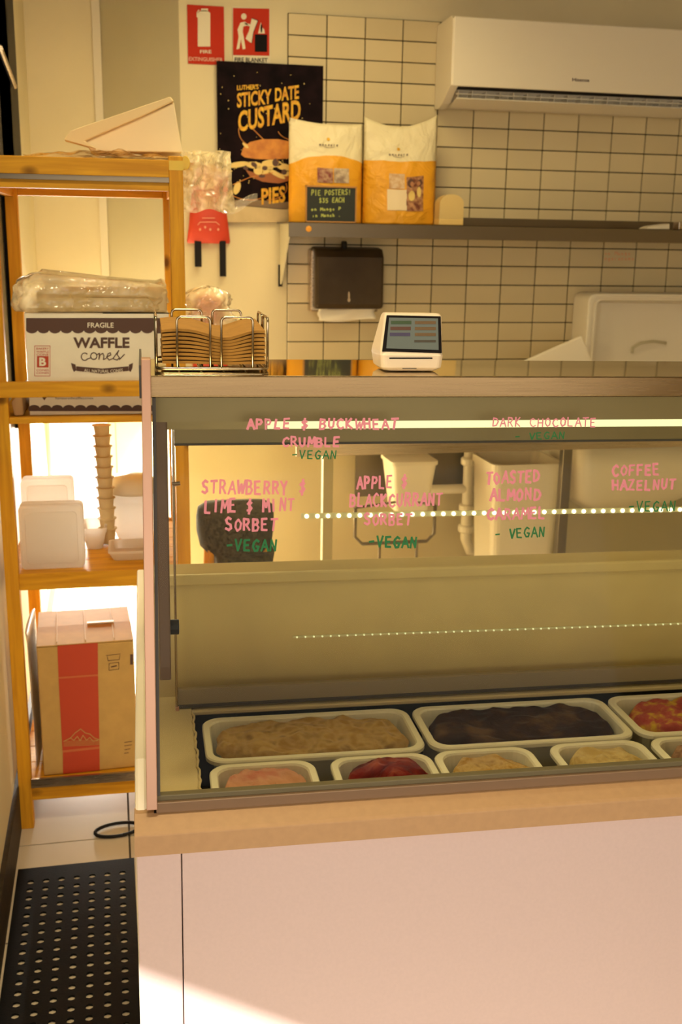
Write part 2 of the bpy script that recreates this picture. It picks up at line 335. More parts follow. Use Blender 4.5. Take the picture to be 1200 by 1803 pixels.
def hand(name, txt, material, parent, x0, y0, x1, h, f, w=3.4, sl=0, lift=.0006, jit=.05, label=None):
    """hand-drawn strokes: txt from x0 to x1, baseline y0 (at x0), letter height h"""
    R = random.Random(txt+name); n = len(txt); cw = (x1-x0)/(n-.2); m = MB()
    for i, ch in enumerate(txt):
        if ch not in G: continue
        ox = x0+i*cw; oy = y0+sl*(i*cw)+R.uniform(-jit, jit)*h; sw = cw*.98; hh = h*R.uniform(.92, 1.06); sk = R.uniform(-.06, .12)
        for st in G[ch]:
            pts = [(ox+(u+sk*v)*sw+R.uniform(-.02, .02)*sw, oy-v*hh) for u, v in st]
            for q in line(pts, w*R.uniform(.85, 1.15)): m.add([f(x, y, lift+len(m.f)*1.2e-5) for x, y in q], [(0, 1, 2, 3)])
    return m.obj(name, material, parent, label=label)
# helper: a rounded rectangle loop
def rrect(cx, cy, hx, hy, r, n=5):
    out = []
    for qx, qy, a0 in ((1, 1, 0), (-1, 1, pi/2), (-1, -1, pi), (1, -1, 3*pi/2)):
        for k in range(n+1):
            a = a0+pi/2*k/n; out.append((cx+qx*(hx-r)+r*cos(a), cy+qy*(hy-r)+r*sin(a)))
    return out
def loft(m, loops, cap0=True, cap1=True):
    n = len(loops[0]); vs = [p for l in loops for p in l]
    fs = [(i*n+k, i*n+(k+1)%n, (i+1)*n+(k+1)%n, (i+1)*n+k) for i in range(len(loops)-1) for k in range(n)]
    if cap0: fs.append(tuple(range(n-1, -1, -1)))
    if cap1: fs.append(tuple((len(loops)-1)*n+k for k in range(n)))
    return m.add(vs, fs)
#PART2
# ================================================================== SETTING
fl = struct(MB().box(-5, 6, -8, 4.9, -.1, -.006).obj('floor', 'dirt'))
JX, JY, TP = .002, 2.567, .4
tile_me = None
for i in range(-1, 7):
    for j in range(-5, 6):
        x0, y0 = JX+i*TP, JY+j*TP
        if y0 > 4.7: continue
        if tile_me is None:
            o = MB().box(-TP/2+.0025, TP/2-.0025, -TP/2+.0025, TP/2-.0025, 0, .006).obj('floor_tile', 'floor'); tile_me = o.data; o.modifiers.clear()
        else: o = bpy.data.objects.new('floor_tile', tile_me); COL.objects.link(o)
        o.location = Vector((x0+TP/2, y0+TP/2, -.006))-fl.location; o.parent = fl
YA = 4.75                                     # deeper wall panel beside the shop corner
xa = (CAM+W.y(184, 300, YA)).x; xb = (CAM+W.y(320, 300, YW)).x
def wp(px, py, Y): return CAM+W.y(px, py, Y)
wb = struct(MB().box(xb, 3.3, YW+.006, YW+.12, 0, 2.76).obj('wall_back', 'wall'))
x_t0 = .8518-.1501
MB().box(x_t0, .8518+.1501*13, YW-.001, YW+.0065, .95, 2.350).obj('grout', 'grout', wb)
tm = None
for c in range(-1, 13):
    for r in range(-1, 17):
        if tm is None:
            o = MB().box(-.0731, .0731, -.004, .004, -.0365, .0365).obj('wall_tile', 'tile', bev=.0015, seg=1); tm = o.data; o.location = (0,0,0)
            tm.transform(Matrix.Translation((0, 0, -.0368)))
            md = o
        else:
            o = md.copy(); COL.objects.link(o)
        o.location = Vector((.8518+.1501*(c+.5), YW-.003, 2.273-.077*(r+.5)))-wb.location; o.parent = wb
pts = [(xb, YW+.006), (xb, YW+.12), (xa+.03, YA+.10), (xa, YA)]
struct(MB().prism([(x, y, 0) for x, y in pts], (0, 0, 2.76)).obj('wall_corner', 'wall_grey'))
LX = -.287                                    # left wall face
wx1 = wp(205, 850, YA).x; wz1 = 1.16; wx0 = LX+.004
rw = MB()
rw.box(LX-.12, xa+.03, YA, YA+.1, wz1, 2.76); rw.box(wx1, xa+.03, YA, YA+.1, 0, wz1); rw.box(LX-.12, wx0, YA, YA+.1, 0, wz1); rw.box(wx0, wx1, YA, YA+.1, 0, .02)
struct(rw.obj('wall_recess', 'wall'))
struct(MB().box(xa-.028, xa+.004, YA-.012, YA, 0, 2.76).obj('trim_1', 'sign_white'))
wn = struct(MB().box(wx0, wx0+.012, YA+.01, YA+.05, .02, wz1).box(wx1-.022, wx1, YA+.01, YA+.05, .02, wz1).box(wx0, wx1, YA+.01, YA+.05, wz1-.03, wz1).box(wx0, wx1, YA+.01, YA+.05, .02, .05).obj('window_1', 'plastic_white'))
MB().box(wx0+.02, wx1-.02, YA+.028, YA+.032, .03, wz1-.01).obj('pane', 'pane', wn)
wl = struct(MB().box(LX-.12, LX, 1.0, YA, 0, 2.76).obj('wall_left', 'wall'))
struct(MB().box(LX, LX+.012, 1.0, YA, 0, .125).obj('baseboard_left', mat('dark_brown_kick', (.05, .034, .02), .6, spec=.2, nscale=60, namt=.4)))
# dark glazed door frame on the left wall, above mid height
yA, yB = (CAM+W.x(34, 450, LX+.02)).y, (CAM+W.x(15, 450, LX+.02)).y
dr = struct(MB().box(LX, LX+.022, yB, min(yA, 4.7), .98, 2.7).box(LX, LX+.022, 1.4, yB, 1.62, 2.7).box(LX, LX+.022, yB, min((CAM+W.x(29, 135, LX+.02)).y, 4.7), 1.72, 2.7).obj('door_1', 'black'))
MB().box(LX, LX+.01, 1.4, yB, .98, 1.62).obj('door_panel', mat('grey_green_panel', (.30, .31, .22), .4), dr)
a = CAM+W.x(0, 85, LX+.03); b = CAM+W.x(26, 152, LX+.03)
MB().tube([a, b], .008).obj('stay_arm', 'steel', dr)
struct(MB().box(1.5, 3.3, -.7, -.5, 0, 2.76).obj('wall_front', 'wall'))  # unseen wall added to block daylight and darken the right side
struct(MB().box(3.2, 3.3, -.5, YW+.1, 0, 2.76).obj('wall_right', 'wall'))
struct(MB().box(LX-1.6, 3.3, -.6, YA+.1, 2.76, 2.86).obj('ceiling', 'ceil'))  # left overhang out of view, added to keep sun off the back wall
_p = FZ.w(FZ.y(242, 1712, 1.264)); x_blk = _p.x-.6*(2.76-_p.z)/.33
struct(MB().box(x_blk, 5.0, -6.5, -.62, 2.76, 2.86).obj('trim_2', 'ceil'))       # unseen slab added to cut the diagonal edge of the sun patch
# ================================================================== DISPLAY FREEZER
F = lambda: MB(FZ.w)
X1 = 1.28
fr = thing('display_freezer', FZ.w((.3, 1.7, -1.52)), 'pale pink ice cream display freezer with steel counter top and slanted glass front', 'freezer')
DF, DM = 1.283, 1.252
seam = FZ.y(319.5, 1506, 1.266).x
pz0 = FZ.y(238, 1500, 1.262).z
F().box(-.0235, seam-.0007, 1.264, 1.282, -1.50, -.765).obj('front_panel', 'body', fr, bev=.0015, label='narrow pale pink corner panel')
F().box(seam+.0007, X1, 1.264, 1.282, -1.50, -.765).obj('front_panel', 'body', fr, bev=.0015, label='wide pale pink front panel')
m = F(); prof = [(1.252, -.774), (1.252, -.7445), (1.256, -.741), (1.283, -.7295), (1.30, -.7295), (1.30, -.774)]
m.prism([(-.0255, y, z) for y, z in prof], (X1+.0255, 0, 0)); m.obj('moulding', 'mould', fr, bev=.0012)
m = F(); prof = [(1.268, -1.52), (1.268, -.743), (1.30, -.725), (1.36, -.69), (2.165, -.668), (2.165, -1.52)]
m.prism([(-.0245, y, z) for y, z in prof], (.016, 0, 0)); m.obj('side_panel', 'white_side', fr, bev=.004)
F().box(-.008, X1, 2.13, 2.165, -1.52, -.66).obj('back_panel', 'white_side', fr)
F().box(-.008, X1, 1.283, 2.13, -1.52, -1.1).obj('base', 'white_side', fr)
# cold well and liner
F().box(.068, X1, 1.302, 1.79, -.98, -.97).box(.064, .068, 1.302, 1.79, -.98, -.80).box(.068, X1, 1.786, 1.792, -.98, -.80).box(.068, X1, 1.300, 1.304, -.98, -.80).obj('well', 'tank', fr)
F().box(-.004, .068, 1.302, 1.80, -.803, -.795).box(.068, X1, 1.735, 1.80, -.805, -.797).box(-.007, -.003, 1.302, 1.80, -.80, -.68).obj('liner_ledge', 'liner', fr, bev=.002)
m = F(); m.tube([(.069+.0015*sin(i*2.1)+.001*sin(i*5.3), 1.31+i*.0108, -.7945) for i in range(40)], .0022, 6); m.obj('rubber_seal', 'liner', fr, smooth=True)
F().box(-.004, X1, 1.80, 1.88, -.80, -.572).box(-.004, X1, 1.792, 1.802, -.588, -.566).obj('rear_wall', 'liner', fr, bev=.004)
F().box(-.004, X1, 1.88, 2.13, -.70, -.69).obj('rear_deck', 'liner', fr)
# slanted front glass
z0g, z1g, y0g, y1g = -.716, -.197, 1.286, 1.393
gn = Vector((0, -(z1g-z0g), (y1g-y0g))).normalized()
def on_glass(px, py, e=0):
    d = FZ.ray(px, py); p0 = Vector((0, y0g, z0g)); t = p0.dot(gn)/d.dot(gn); return FZ.w(d*t+gn*(e+.0008))
m = F(); q = [(.003, y0g, z0g), (X1, y0g, z0g), (X1, y1g, z1g), (.003, y1g, z1g)]
m.add(q, [(0, 1, 2, 3)]); gl = m.obj('front_glass', 'glass', fr)
def hand_g(txt, x0, x1, y, h, pen, sl=0, wd=3.9):
    return hand('writing', txt, M[pen], gl, x0, y, x1, h, on_glass, w=wd, sl=sl, label=('pink' if pen == 'pink_pen' else 'green')+' hand lettering '+txt)
P_, G_ = 'pink_pen', 'green_pen'
for a in (('APPLE & BUCKWHEAT', 435, 700, 755, 17, P_), ('CRUMBLE', 497, 598, 786, 16, P_), ('-VEGAN', 513, 592, 808, 14, G_, 0, 2.4),
          ('STRAWBERRY &', 355, 538, 869, 23, P_), ('LIME & MINT', 360, 518, 902, 22, P_, -.02), ('SORBET', 397, 488, 934, 21, P_), ('-VEGAN', 398, 487, 970, 19, G_),
          ('APPLE &', 628, 716, 860, 21, P_, -.03), ('BLACKCURRANT', 615, 778, 892, 22, P_, -.01), ('SORBET', 641, 724, 924, 19, P_), ('-VEGAN', 648, 733, 963, 18, G_, .02),
          ('TOASTED', 855, 949, 852, 20, P_, -.05), ('ALMOND', 862, 951, 882, 20, P_, -.03), ('CARAMEL', 857, 959, 915, 19, P_, -.03), ('- VEGAN', 870, 958, 948, 17, G_, -.04, 2.8),
          ('COFFEE', 1077, 1160, 838, 18, P_, -.03), ('HAZELNUT', 1077, 1188, 863, 17, P_, -.02), ('-VEGAN', 1105, 1188, 901, 17, G_, -.02, 2.4),
          ('DARK CHOCOLATE', 866, 1048, 751, 15, P_, 0, 2.5), ('- VEGAN', 905, 993, 774, 12, G_, -.02, 2.2)):
    hand_g(*a)
F().box(.003, X1, 1.279, 1.294, -.7285, -.714).obj('bottom_frame', 'frame_brown', fr, bev=.001, label='brown anodised bottom rail')
F().box(.004, X1, 1.284, 1.296, -.714, -.7065).obj('glass_seal', mat('seal', (.15, .12, .06), .5), fr, bev=.001)
F().box(.0, X1, 1.282, 1.29, -.7297, -.7283).obj('gap_strip', 'ink_black', fr)
m = F(); xs = (-.0095, .0045)
m.hexa([(xs[0], 1.276, -.722), (xs[1], 1.276, -.722), (xs[1], 1.300, -.722), (xs[0], 1.300, -.722)], [(-.0045, 1.386, -.150), (.0075, 1.386, -.150), (.0075, 1.412, -.150), (-.0045, 1.412, -.150)])
m.obj('side_post', 'frame_pink', fr, bev=.001)
m = F(); m.hexa([(.0045, 1.284, -.706), (.0085, 1.284, -.706), (.0085, 1.29, -.706), (.0045, 1.29, -.706)], [(.0085, 1.392, -.2), (.013, 1.392, -.2), (.013, 1.40, -.2), (.0085, 1.40, -.2)])
m.obj('glass_edge', 'frame_dark', fr)
m = F(); m.add([(.004, 1.30, -.69), (.004, 1.78, -.69), (.004, 1.78, -.2), (.004, 1.40, -.2)], [(0, 1, 2, 3)]); m.obj('side_glass', 'glass', fr)
# counter
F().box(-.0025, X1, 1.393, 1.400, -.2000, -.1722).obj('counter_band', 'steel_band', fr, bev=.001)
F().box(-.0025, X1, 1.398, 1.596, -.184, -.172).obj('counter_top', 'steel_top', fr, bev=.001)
F().box(.01, X1, 1.425, 1.43, -.237, -.188).obj('pelmet', 'olive', fr)
F().box(.012, X1, 1.60, 1.76, -.2585, -.19).obj('top_housing', 'olive', fr)
xl = FZ.y(470, 745, 1.598).x
F().box(xl, X1, 1.594, 1.604, -.2765, -.2580).obj('light_panel', 'tube_on', fr, label='greenish lit diffuser strip')
F().box(.012, xl, 1.594, 1.604, -.2765, -.2580).obj('light_panel_end', 'olive', fr)
F().box(.06, X1, 1.47, 1.50, -.206, -.198).obj('light_tube', mat('work_tube', (1,1,.9), .5, emit=(.95, .88, .60), estr=3.4), fr, label='white strip light under the counter')
# rear hanging glass with rails
zt, zb = -.304, -.790
m = F(); m.add([(.045, 1.75, zb), (X1, 1.75, zb), (X1, 1.75, zt), (.045, 1.75, zt)], [(0, 1, 2, 3)]); rg = m.obj('rear_glass', 'glass_back', fr)
F().box(.045, X1, 1.744, 1.758, -.787, -.760).obj('rail', mat('brown_rail', (.26, .20, .11), .5), rg, label='brown bottom rail')
F().box(.045, X1, 1.742, 1.760, -.7925, -.787).obj('rail_lip', 'frame_dark', rg)
F().box(.045, X1, 1.744, 1.758, -.3255, -.300).obj('rail', 'olive', rg, label='olive top rail')
F().box(.045, X1, 1.742, 1.760, -.3290, -.3255).obj('rail_lip', 'frame_dark', rg)
F().box(.0405, .0445, 1.738, 1.758, -.800, -.300).obj('edge_strip', 'chrome', rg, bev=.001)
F().box(.0405, .0465, 1.736, 1.76, -.803, -.788).obj('foot', 'frame_pink', rg)
# stanchion and hinge at the left
m = F(); m.prism([(.012, 1.462+y, z) for y, z in ((0, -.2), (0, -.60), (.004, -.622), (.03, -.628), (.036, -.60), (.036, -.2))], (.0165, 0, 0)); hg = m.obj('stanchion', mat('stanchion_steel', (.13, .08, .05), .45, .3), fr, bev=.002)
m = F(); m.tube([(.0285, 1.478, -.545), (.041, 1.478, -.545)], .011, 12); m.obj('hinge_knob', 'black', hg, bev=.001)
m = F(); a = FZ.y(303, 853, 1.60); b = FZ.y(317, 851, 1.60); m.tube([a, b], .0032, 8); m.obj('glass_pin', 'steel', fr)
F().box(-.0075, -.0045, 1.388, 1.60, -.20, -.158).obj('counter_end_plate', 'frame_dark', fr)
# reflections of lights in the glass, modelled as glowing dots on thin bands
def reflection_row(py0, py1, px0, px1, D, n, mname, label, sz):
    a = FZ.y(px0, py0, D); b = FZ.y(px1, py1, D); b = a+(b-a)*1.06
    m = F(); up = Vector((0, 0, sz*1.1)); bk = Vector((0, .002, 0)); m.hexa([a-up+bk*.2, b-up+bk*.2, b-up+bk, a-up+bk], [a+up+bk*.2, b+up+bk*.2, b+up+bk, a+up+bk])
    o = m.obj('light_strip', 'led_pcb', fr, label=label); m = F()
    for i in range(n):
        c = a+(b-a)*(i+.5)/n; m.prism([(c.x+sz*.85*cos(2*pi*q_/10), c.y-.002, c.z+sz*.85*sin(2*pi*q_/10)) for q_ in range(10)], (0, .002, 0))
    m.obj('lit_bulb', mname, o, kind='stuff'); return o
reflection_row(909, 897, 530, 1200, 1.885, 40, 'led', 'bright row of small white lights', .0046)
reflection_row(1122, 1098, 515, 1200, 1.797, 52, 'led_dim', 'faint greenish row of small lights', .0018)
# ================================================================== ICE CREAM TUBS
ZR = -.800
def tub(label, x0, x1, ya, yb, mt, mound=.0, seed=0, amp=.0045, level=-.006, group='ice cream tubs in the freezer', spoon=None, ridge=0):
    cx, cy = (x0+x1)/2, (ya+yb)/2; hx, hy = (x1-x0)/2, (yb-ya)/2
    t = thing('ice_cream_tub', FZ.w((cx, cy, ZR-.11)), label, 'ice cream tub', group)
    m = F(); rim = .011
    L = []
    for dx, z in ((-.026, -.110), (-.022, -.105), (-.014, -.012), (-.003, -.010), (0, -.008), (0, -.002), (-.002, 0), (-rim, 0), (-rim-.002, -.003), (-.024, -.095)):
        L.append([(x, y, ZR+z) for x, y in rrect(cx, cy, hx+dx, hy+dx, max(.010, .030+dx*.4))])
    loft(m, L); m.obj('tub', 'pan', t, smooth=False)
    m = F(); NR, NA = 40, 120; hx2, hy2 = hx-rim-.003, hy-rim-.003; V = []; 
    for i in range(NR+1):
        k = i/NR
        for j in range(NA):
            a = 2*pi*j/NA; e = 3.2; ca, sa = cos(a), sin(a); rr = (abs(ca)**e+abs(sa)**e)**(-1/e)
            wob = 1-.055*(noise.noise(Vector((cos(a)*1.7, sin(a)*1.7, seed)))+.6)*(k**2)
            x, y = cx+hx2*k*rr*ca*wob, cy+hy2*k*rr*sa*wob
            p = Vector((x*44, y*44, seed*3.1))
            z = level+amp*1.1*noise.fractal(p, .9, 2.2, 4)+amp*1.6*(1-2*abs(noise.noise(p*.42)))
            z += ridge*sin((x*1.0+y*.55)*95+3*noise.noise(p*.3))*(1-k)
            bx, by = (x-cx)/hx2, (y-cy)/hy2
            z += mound*max(0, 1-k**2.2)*(1+.5*noise.noise(p*.35))
            if k > .93: z = z-.016*(k-.93)/.07
            V.append((x, y, ZR+z))
    Fs = [(i*NA+j, i*NA+(j+1)%NA, (i+1)*NA+(j+1)%NA, (i+1)*NA+j) for i in range(NR) for j in range(NA)]
    m.add(V, Fs); m.obj('ice_cream', mt, t, smooth=True)
    return t
yb0, yb1 = 1.548, 1.713
g1 = gelato('apple_crumble_ice', (.36, .21, .05), (.50, .33, .10), (.14, .07, .02), 42)
g2 = gelato('dark_chocolate_ice', (.018, .008, .006), (.030, .012, .008), (.16, .09, .045), 22)
g3 = gelato('swirl_ice', (.60, .38, .06), (.42, .10, .08), (.30, .04, .05), 44)
g4 = gelato('strawberry_ice', (.50, .24, .13), (.56, .28, .17), (.42, .05, .02), 24)
g5 = gelato('blackcurrant_ice', (.07, .004, .004), (.14, .008, .006), (.40, .11, .06), 30)
g6 = gelato('almond_caramel_ice', (.36, .19, .035), (.50, .34, .14), (.20, .08, .015), 50)
g7 = gelato('pale_brown_ice', (.44, .30, .09), (.54, .40, .17), (.30, .18, .05), 38)
g8 = gelato('coffee_hazelnut_ice', (.16, .08, .05), (.34, .20, .12), (.08, .035, .03), 44)
tub('long tub of light brown crumble ice cream at back left, behind pink strawberry', .083, .443, yb0, yb1, g1, .004, 1)
tub('long tub of nearly black chocolate ice cream in the back row middle', .450, .810, yb0, yb1, g2, .003, 2, amp=.0032, level=-.004, ridge=.0008)
tub('tub of yellow and dark red swirled ice cream at back right', .817, 1.177, yb0, yb1, g3, .004, 3)
fx = [FZ.z(366, 1345, ZR).x, FZ.z(580, 1345, ZR).x, FZ.z(764, 1335, ZR).x, FZ.z(962, 1315, ZR).x, FZ.z(1137, 1302, ZR).x]
fd = [('small tub of pale pink strawberry ice cream at front left', g4, .004, 4), ('small tub heaped with dark red berry ice cream', g5, .036, 5), ('small tub of brown streaked caramel ice cream, right of the dark red one', g6, .004, 6),
      ('small tub of pale golden brown ice cream in front of the chocolate tub end', g7, .010, 7), ('small tub of dark coffee brown ice cream at far right of front row', g8, .006, 8)]
for x, (lb, mt, mo, sd) in zip(fx, fd): tub(lb, x, x+.166, 1.306, 1.541, mt, mo, sd)
# ================================================================== NAPKIN HOLDER, NAPKINS, CARD READER
zc = -.172
nh_t = thing('napkin_holder', FZ.w((-.17+.08, 1.53, zc)) , 'chrome wire napkin holder on the left end of the steel counter', 'napkin holder')
yf = FZ.z(370, 650, zc+.003).y; ztop = FZ.y(340, 558, yf).z; yk = min(FZ.z(330, 541.7, ztop).y, 1.592)
nh_t.location = FZ.w(((FZ.y(273, 648, yf).x+FZ.y(473, 648, yf).x)/2, (yf+yk)/2, zc))
R_ = .0017
def bend(p, q, top, lean=0, r=.006, n=5):    # upside-down U from p to q rising to height top
    p, q = Vector(p), Vector(q); d = (q-p).normalized(); up = Vector((0, 0, 1)); out = [p]
    a = Vector((p.x, p.y, top)); b = Vector((q.x, q.y, top))
    for k in range(n+1): t = pi/2*k/n; out.append(a+d*r*(1-cos(t))-up*r*(1-sin(t)))
    for k in range(n+1): t = pi/2*k/n; out.append(b-d*r*(1-sin(t))-up*r*(1-cos(t)))
    out.append(q); return out
zb_ = zc+.0042
xl_, xr_ = FZ.y(276, 648, yf).x, FZ.y(472, 648, yf).x
for px0, px1, yy in ((311.5, 370, yf), (389.5, 444.8, yf)):
    m = F(); m.tube(bend((FZ.y(px0, 600, yy).x, yy, zb_), (FZ.y(px1, 600, yy).x, yy, zb_), ztop), R_, 8); m.obj('wire_loop', 'chrome', nh_t, smooth=True)
for px0, px1 in ((302, 355), (373.5, 424)):
    m = F(); m.tube(bend((FZ.y(px0, 560, yk).x, yk, zb_), (FZ.y(px1, 560, yk).x, yk, zb_), ztop), R_, 8); m.obj('wire_loop', 'chrome', nh_t, smooth=True)
ym = (yf+yk)/2
for xx in (xl_, xr_):
    for a, b in ((yf+.010, ym-.006), (ym+.006, yk-.010)):
        m = F(); m.tube(bend((xx, a, zb_), (xx, b, zb_), ztop-.001), R_, 8); m.obj('wire_loop', 'chrome', nh_t, smooth=True)
m = F(); rr = rrect((xl_+xr_)/2, ym, (xr_-xl_)/2, (yk-yf)/2, .012, 5); m.tube([(x, y, zc+.0035) for x, y in rr], .0021, 8, closed=True); m.obj('base_ring', 'chrome', nh_t, smooth=True)
m = F()
for k in range(1, 5):
    x = xl_+(xr_-xl_)*k/5; m.tube([(x, yf, zc+.0030), (x, yk, zc+.0030)], .0016, 6)
m.obj('base_wire', 'chrome', nh_t)
# napkins: folded sheets, thick sagging pile leaning in the holder
nx0, nx1 = FZ.y(286, 620, yf+.008).x, FZ.y(467, 620, yf+.008).x
first = None; NN = 9
zt_n = FZ.y(380, 600, yk-.02).z
for k in range(NN):
    zz = zc+.0130+k*.0051; m = F(); off = random.uniform(-.001, .001)
    def fn(u, v, zz=zz, k=k, off=off):
        x = nx0+(nx1-nx0)*u+off; y = yf+.006+(yk-yf-.012)*v
        sag = (-.0085*math.exp(-((u-.64)/.20)**2)+.002*sin(u*9))*((k+1)/NN)
        return (x, y, zz+sag+.006*v*(k+1)/NN)
    nu, nv = 12, 5; top = [fn(i/nu, j/nv) for j in range(nv+1) for i in range(nu+1)]; th = .0035
    n = len(top); fs = [(j*(nu+1)+i, j*(nu+1)+i+1, (j+1)*(nu+1)+i+1, (j+1)*(nu+1)+i) for j in range(nv) for i in range(nu)]
    bd = [i for i in range(nu+1)]+[j*(nu+1)+nu for j in range(1, nv+1)]+[nv*(nu+1)+i for i in range(nu-1, -1, -1)]+[j*(nu+1) for j in range(nv-1, 0, -1)]
    vs = top+[(x, y, z-th) for x, y, z in top]
    fs += [tuple(i+n for i in reversed(f)) for f in fs]+[(bd[i], bd[(i+1)%len(bd)], bd[(i+1)%len(bd)]+n, bd[i]+n) for i in range(len(bd))]
    m.add(vs, fs); o = m.obj('napkin', 'napkin'); tag(o, 'folded brown paper napkin in the sagging pile inside the wire holder', 'napkin', 'napkins in the wire holder')
# card reader
yr = 1.438; cr = thing('card_reader', FZ.w((FZ.y(725, 640, yr).x, 1.48, zc)), 'small white payment terminal with dark screen standing on the steel counter', 'card reader')
pf = lambda px, py, y: FZ.y(px, py, y)
zk = zc+.0015
A = pf(672, 655, yr); Bq = pf(778, 656, yr); C_ = pf(670, 622, yr); D_ = pf(781, 625, yr); yt = 1.478; E_ = pf(677, 552, yt); G1 = pf(779, 554, yt)
loops = []
def loopb(z, x0, x1, y0, y1, r): return [(x, y, z) for x, y in rrect((x0+x1)/2, (y0+y1)/2, (x1-x0)/2, (y1-y0)/2, r, 4)]
zs = C_.z; zt_ = E_.z
m = F()
loft(m, [loopb(zk, A.x+.006, Bq.x-.006, yr+.008, yr+.060, .008), loopb(zk+.005, A.x, Bq.x, yr+.001, yr+.066, .008), loopb(zs-.003, C_.x, D_.x, yr-.001, yr+.070, .008), loopb(zs+.002, C_.x+.0005, D_.x-.0005, yr+.002, yr+.070, .008),
     loopb(zt_-.004, E_.x, G1.x, yt-.001, yr+.072, .008), loopb(zt_, E_.x+.002, G1.x-.002, yt+.004, yr+.068, .007)])
m.obj('shell', 'reader', cr, smooth=False, bev=.0012)
def on_scr(px, py, e=0):
    p0 = Vector((0, yr+.001, zs)); n = Vector((0, -(zt_-zs), (yt-yr-.001))).normalized(); d = FZ.ray(px, py); return FZ.w(d*(p0.dot(n)/d.dot(n))+n*(e+.0014))
m = MB(); q = [(680, 556), (775, 558), (777, 622), (672, 619)]; m.add([on_scr(x, y, -.002) for x, y in q]+[on_scr(x, y, .0006) for x, y in q], [(0,1,2,3),(7,6,5,4),(0,1,5,4),(1,2,6,5),(2,3,7,6),(3,0,4,7)]); m.obj('bezel', 'ink_black', cr, bev=.0006)
decal('screen', 'screen', cr, [[(684, 561), (770, 562.5), (771, 618), (679, 615)]], on_scr, .0012)
cols = [('green', (.03, .06, .025)), ('red', (.08, .03, .02)), ('violet', (.045, .035, .09))]
for k, (nm, c) in enumerate(cols):
    yy = 570+k*10.5; decal('menu_bar', mat('bar_'+nm, c, .5), cr, [rect(687-k, yy-3, 723-k, yy+3)], on_scr, .0018)
    decal('menu_bar', mat('bar_brown_'+nm, (.12, .07, .03), .5), cr, [rect(729, yy-2.5, 766, yy+3)], on_scr, .0018)
decal('menu_bar', 'frame_dark', cr, [rect(728, 601, 766, 605)], on_scr, .0018)
fb = lambda px, py, e=0: FZ.w(FZ.y(px, py, yr-.0012-e))
decal('card_slot', 'ink_black', cr, [rect(685, 629.5, 761, 632)], fb, .0006)
decal('card_slot', 'frame_dark', cr, [rect(708, 648, 733, 649.5)], fb, .0006)
# ================================================================== WOODEN SHELVING UNIT
YS = 2.643
sp = lambda px, py, y=YS: S.y(px, py, y)
SB = lambda: MB(S.w)
XL, XR, PW, PD = -.332, .1255, .033, .033
YD = .50                                      # depth front to back posts
x_l2 = -.332
su = thing('shelving_unit', S.w((-.10, YS+.28, -1.52)), 'tall open pine shelving unit with square posts, left of the freezer', 'shelf')
ztop_ = sp(200, 278).z
for n, (x0, y0) in enumerate(((XL, YS), (XR-PW, YS), (XL, YS+YD), (XR-PW, YS+YD))):
    zz = ztop_+(.008 if n == 1 else -.004)
    SB().box(x0, x0+PW, y0, y0+PD, -1.52, zz).obj('post', 'wood_z', su, bev=.002)
def rail(z0, z1, y0, y1, x0=XL+PW, x1=XR-PW, nm='rail', mt='wood_x'): return SB().box(x0, x1, y0, y1, z0, z1).obj(nm, mt, su, bev=.0015)
def levels(zt, zb_, steel=True, board=True, front=True):
    if front: rail(zb_, zt, YS+.004, YS+.022)
    rail(zb_, zt, YS+YD+.008, YS+YD+.028)
    if board:
        for k in range(5):
            ya = YS+.026+k*.0965; SB().box(XL+.004, XR-.004, ya, ya+.0935, zt-.016, zt-.004).obj('shelf_slat', 'wood_x', su, bev=.001)
    for x0 in (XL+.006, XR-.024): SB().box(x0, x0+.018, YS+PD, YS+YD, zb_-.004, zt-.017).obj('side_rail', 'wood_y', su)
zt1, zb1 = sp(150, 279).z, sp(150, 309).z
rail(zb1, zt1+.001, YS-.012, YS+.004, x0=XL-.005, nm='top_rail')
levels(zt1-.001, zb1-.03)
SB().box(XL+PW, XR-PW, YS-.006, YS+.002, sp(150, 318).z, sp(150, 309).z).obj('metal_strip', 'steel_dark', su, label='thin dark metal strip under the top rail')
zt2, zb2 = sp(100, 671).z, sp(100, 698).z
rail(zb2, zt2, YS-.016, YS+.002, x0=XL-.002, nm='guard_rail')
zs2 = sp(100, 735).z
rail(sp(100, 746).z, zs2, YS+.004, YS+.024)
levels(zs2+.002, sp(100, 746).z, front=False)
zt3, zb3 = sp(130, 1008).z, sp(130, 1037).z
levels(zt3, zb3)
zt4, zb4 = sp(130, 1371).z, sp(130, 1405).z
zt4 = S.y(130, 1364, YS+.03).z-.010
rail(zb4, zt4, YS+.004, YS+.022); levels(zt4+.014, zb4+.01, front=False)
SB().box(XL+PW, XR-PW, YS-.004, YS+.004, sp(130, 1381).z, sp(130, 1366).z).obj('metal_strip', 'steel', su, label='pale metal strip along the lowest shelf')
SB().box(XR-PW-.002, XR+.0015, YS-.0015, YS+.001, sp(312, 300).z, sp(312, 283).z).obj('tape', 'yellow', su)
def on_s(y): return lambda px, py, e=0: S.w(S.y(px, py, y-e))
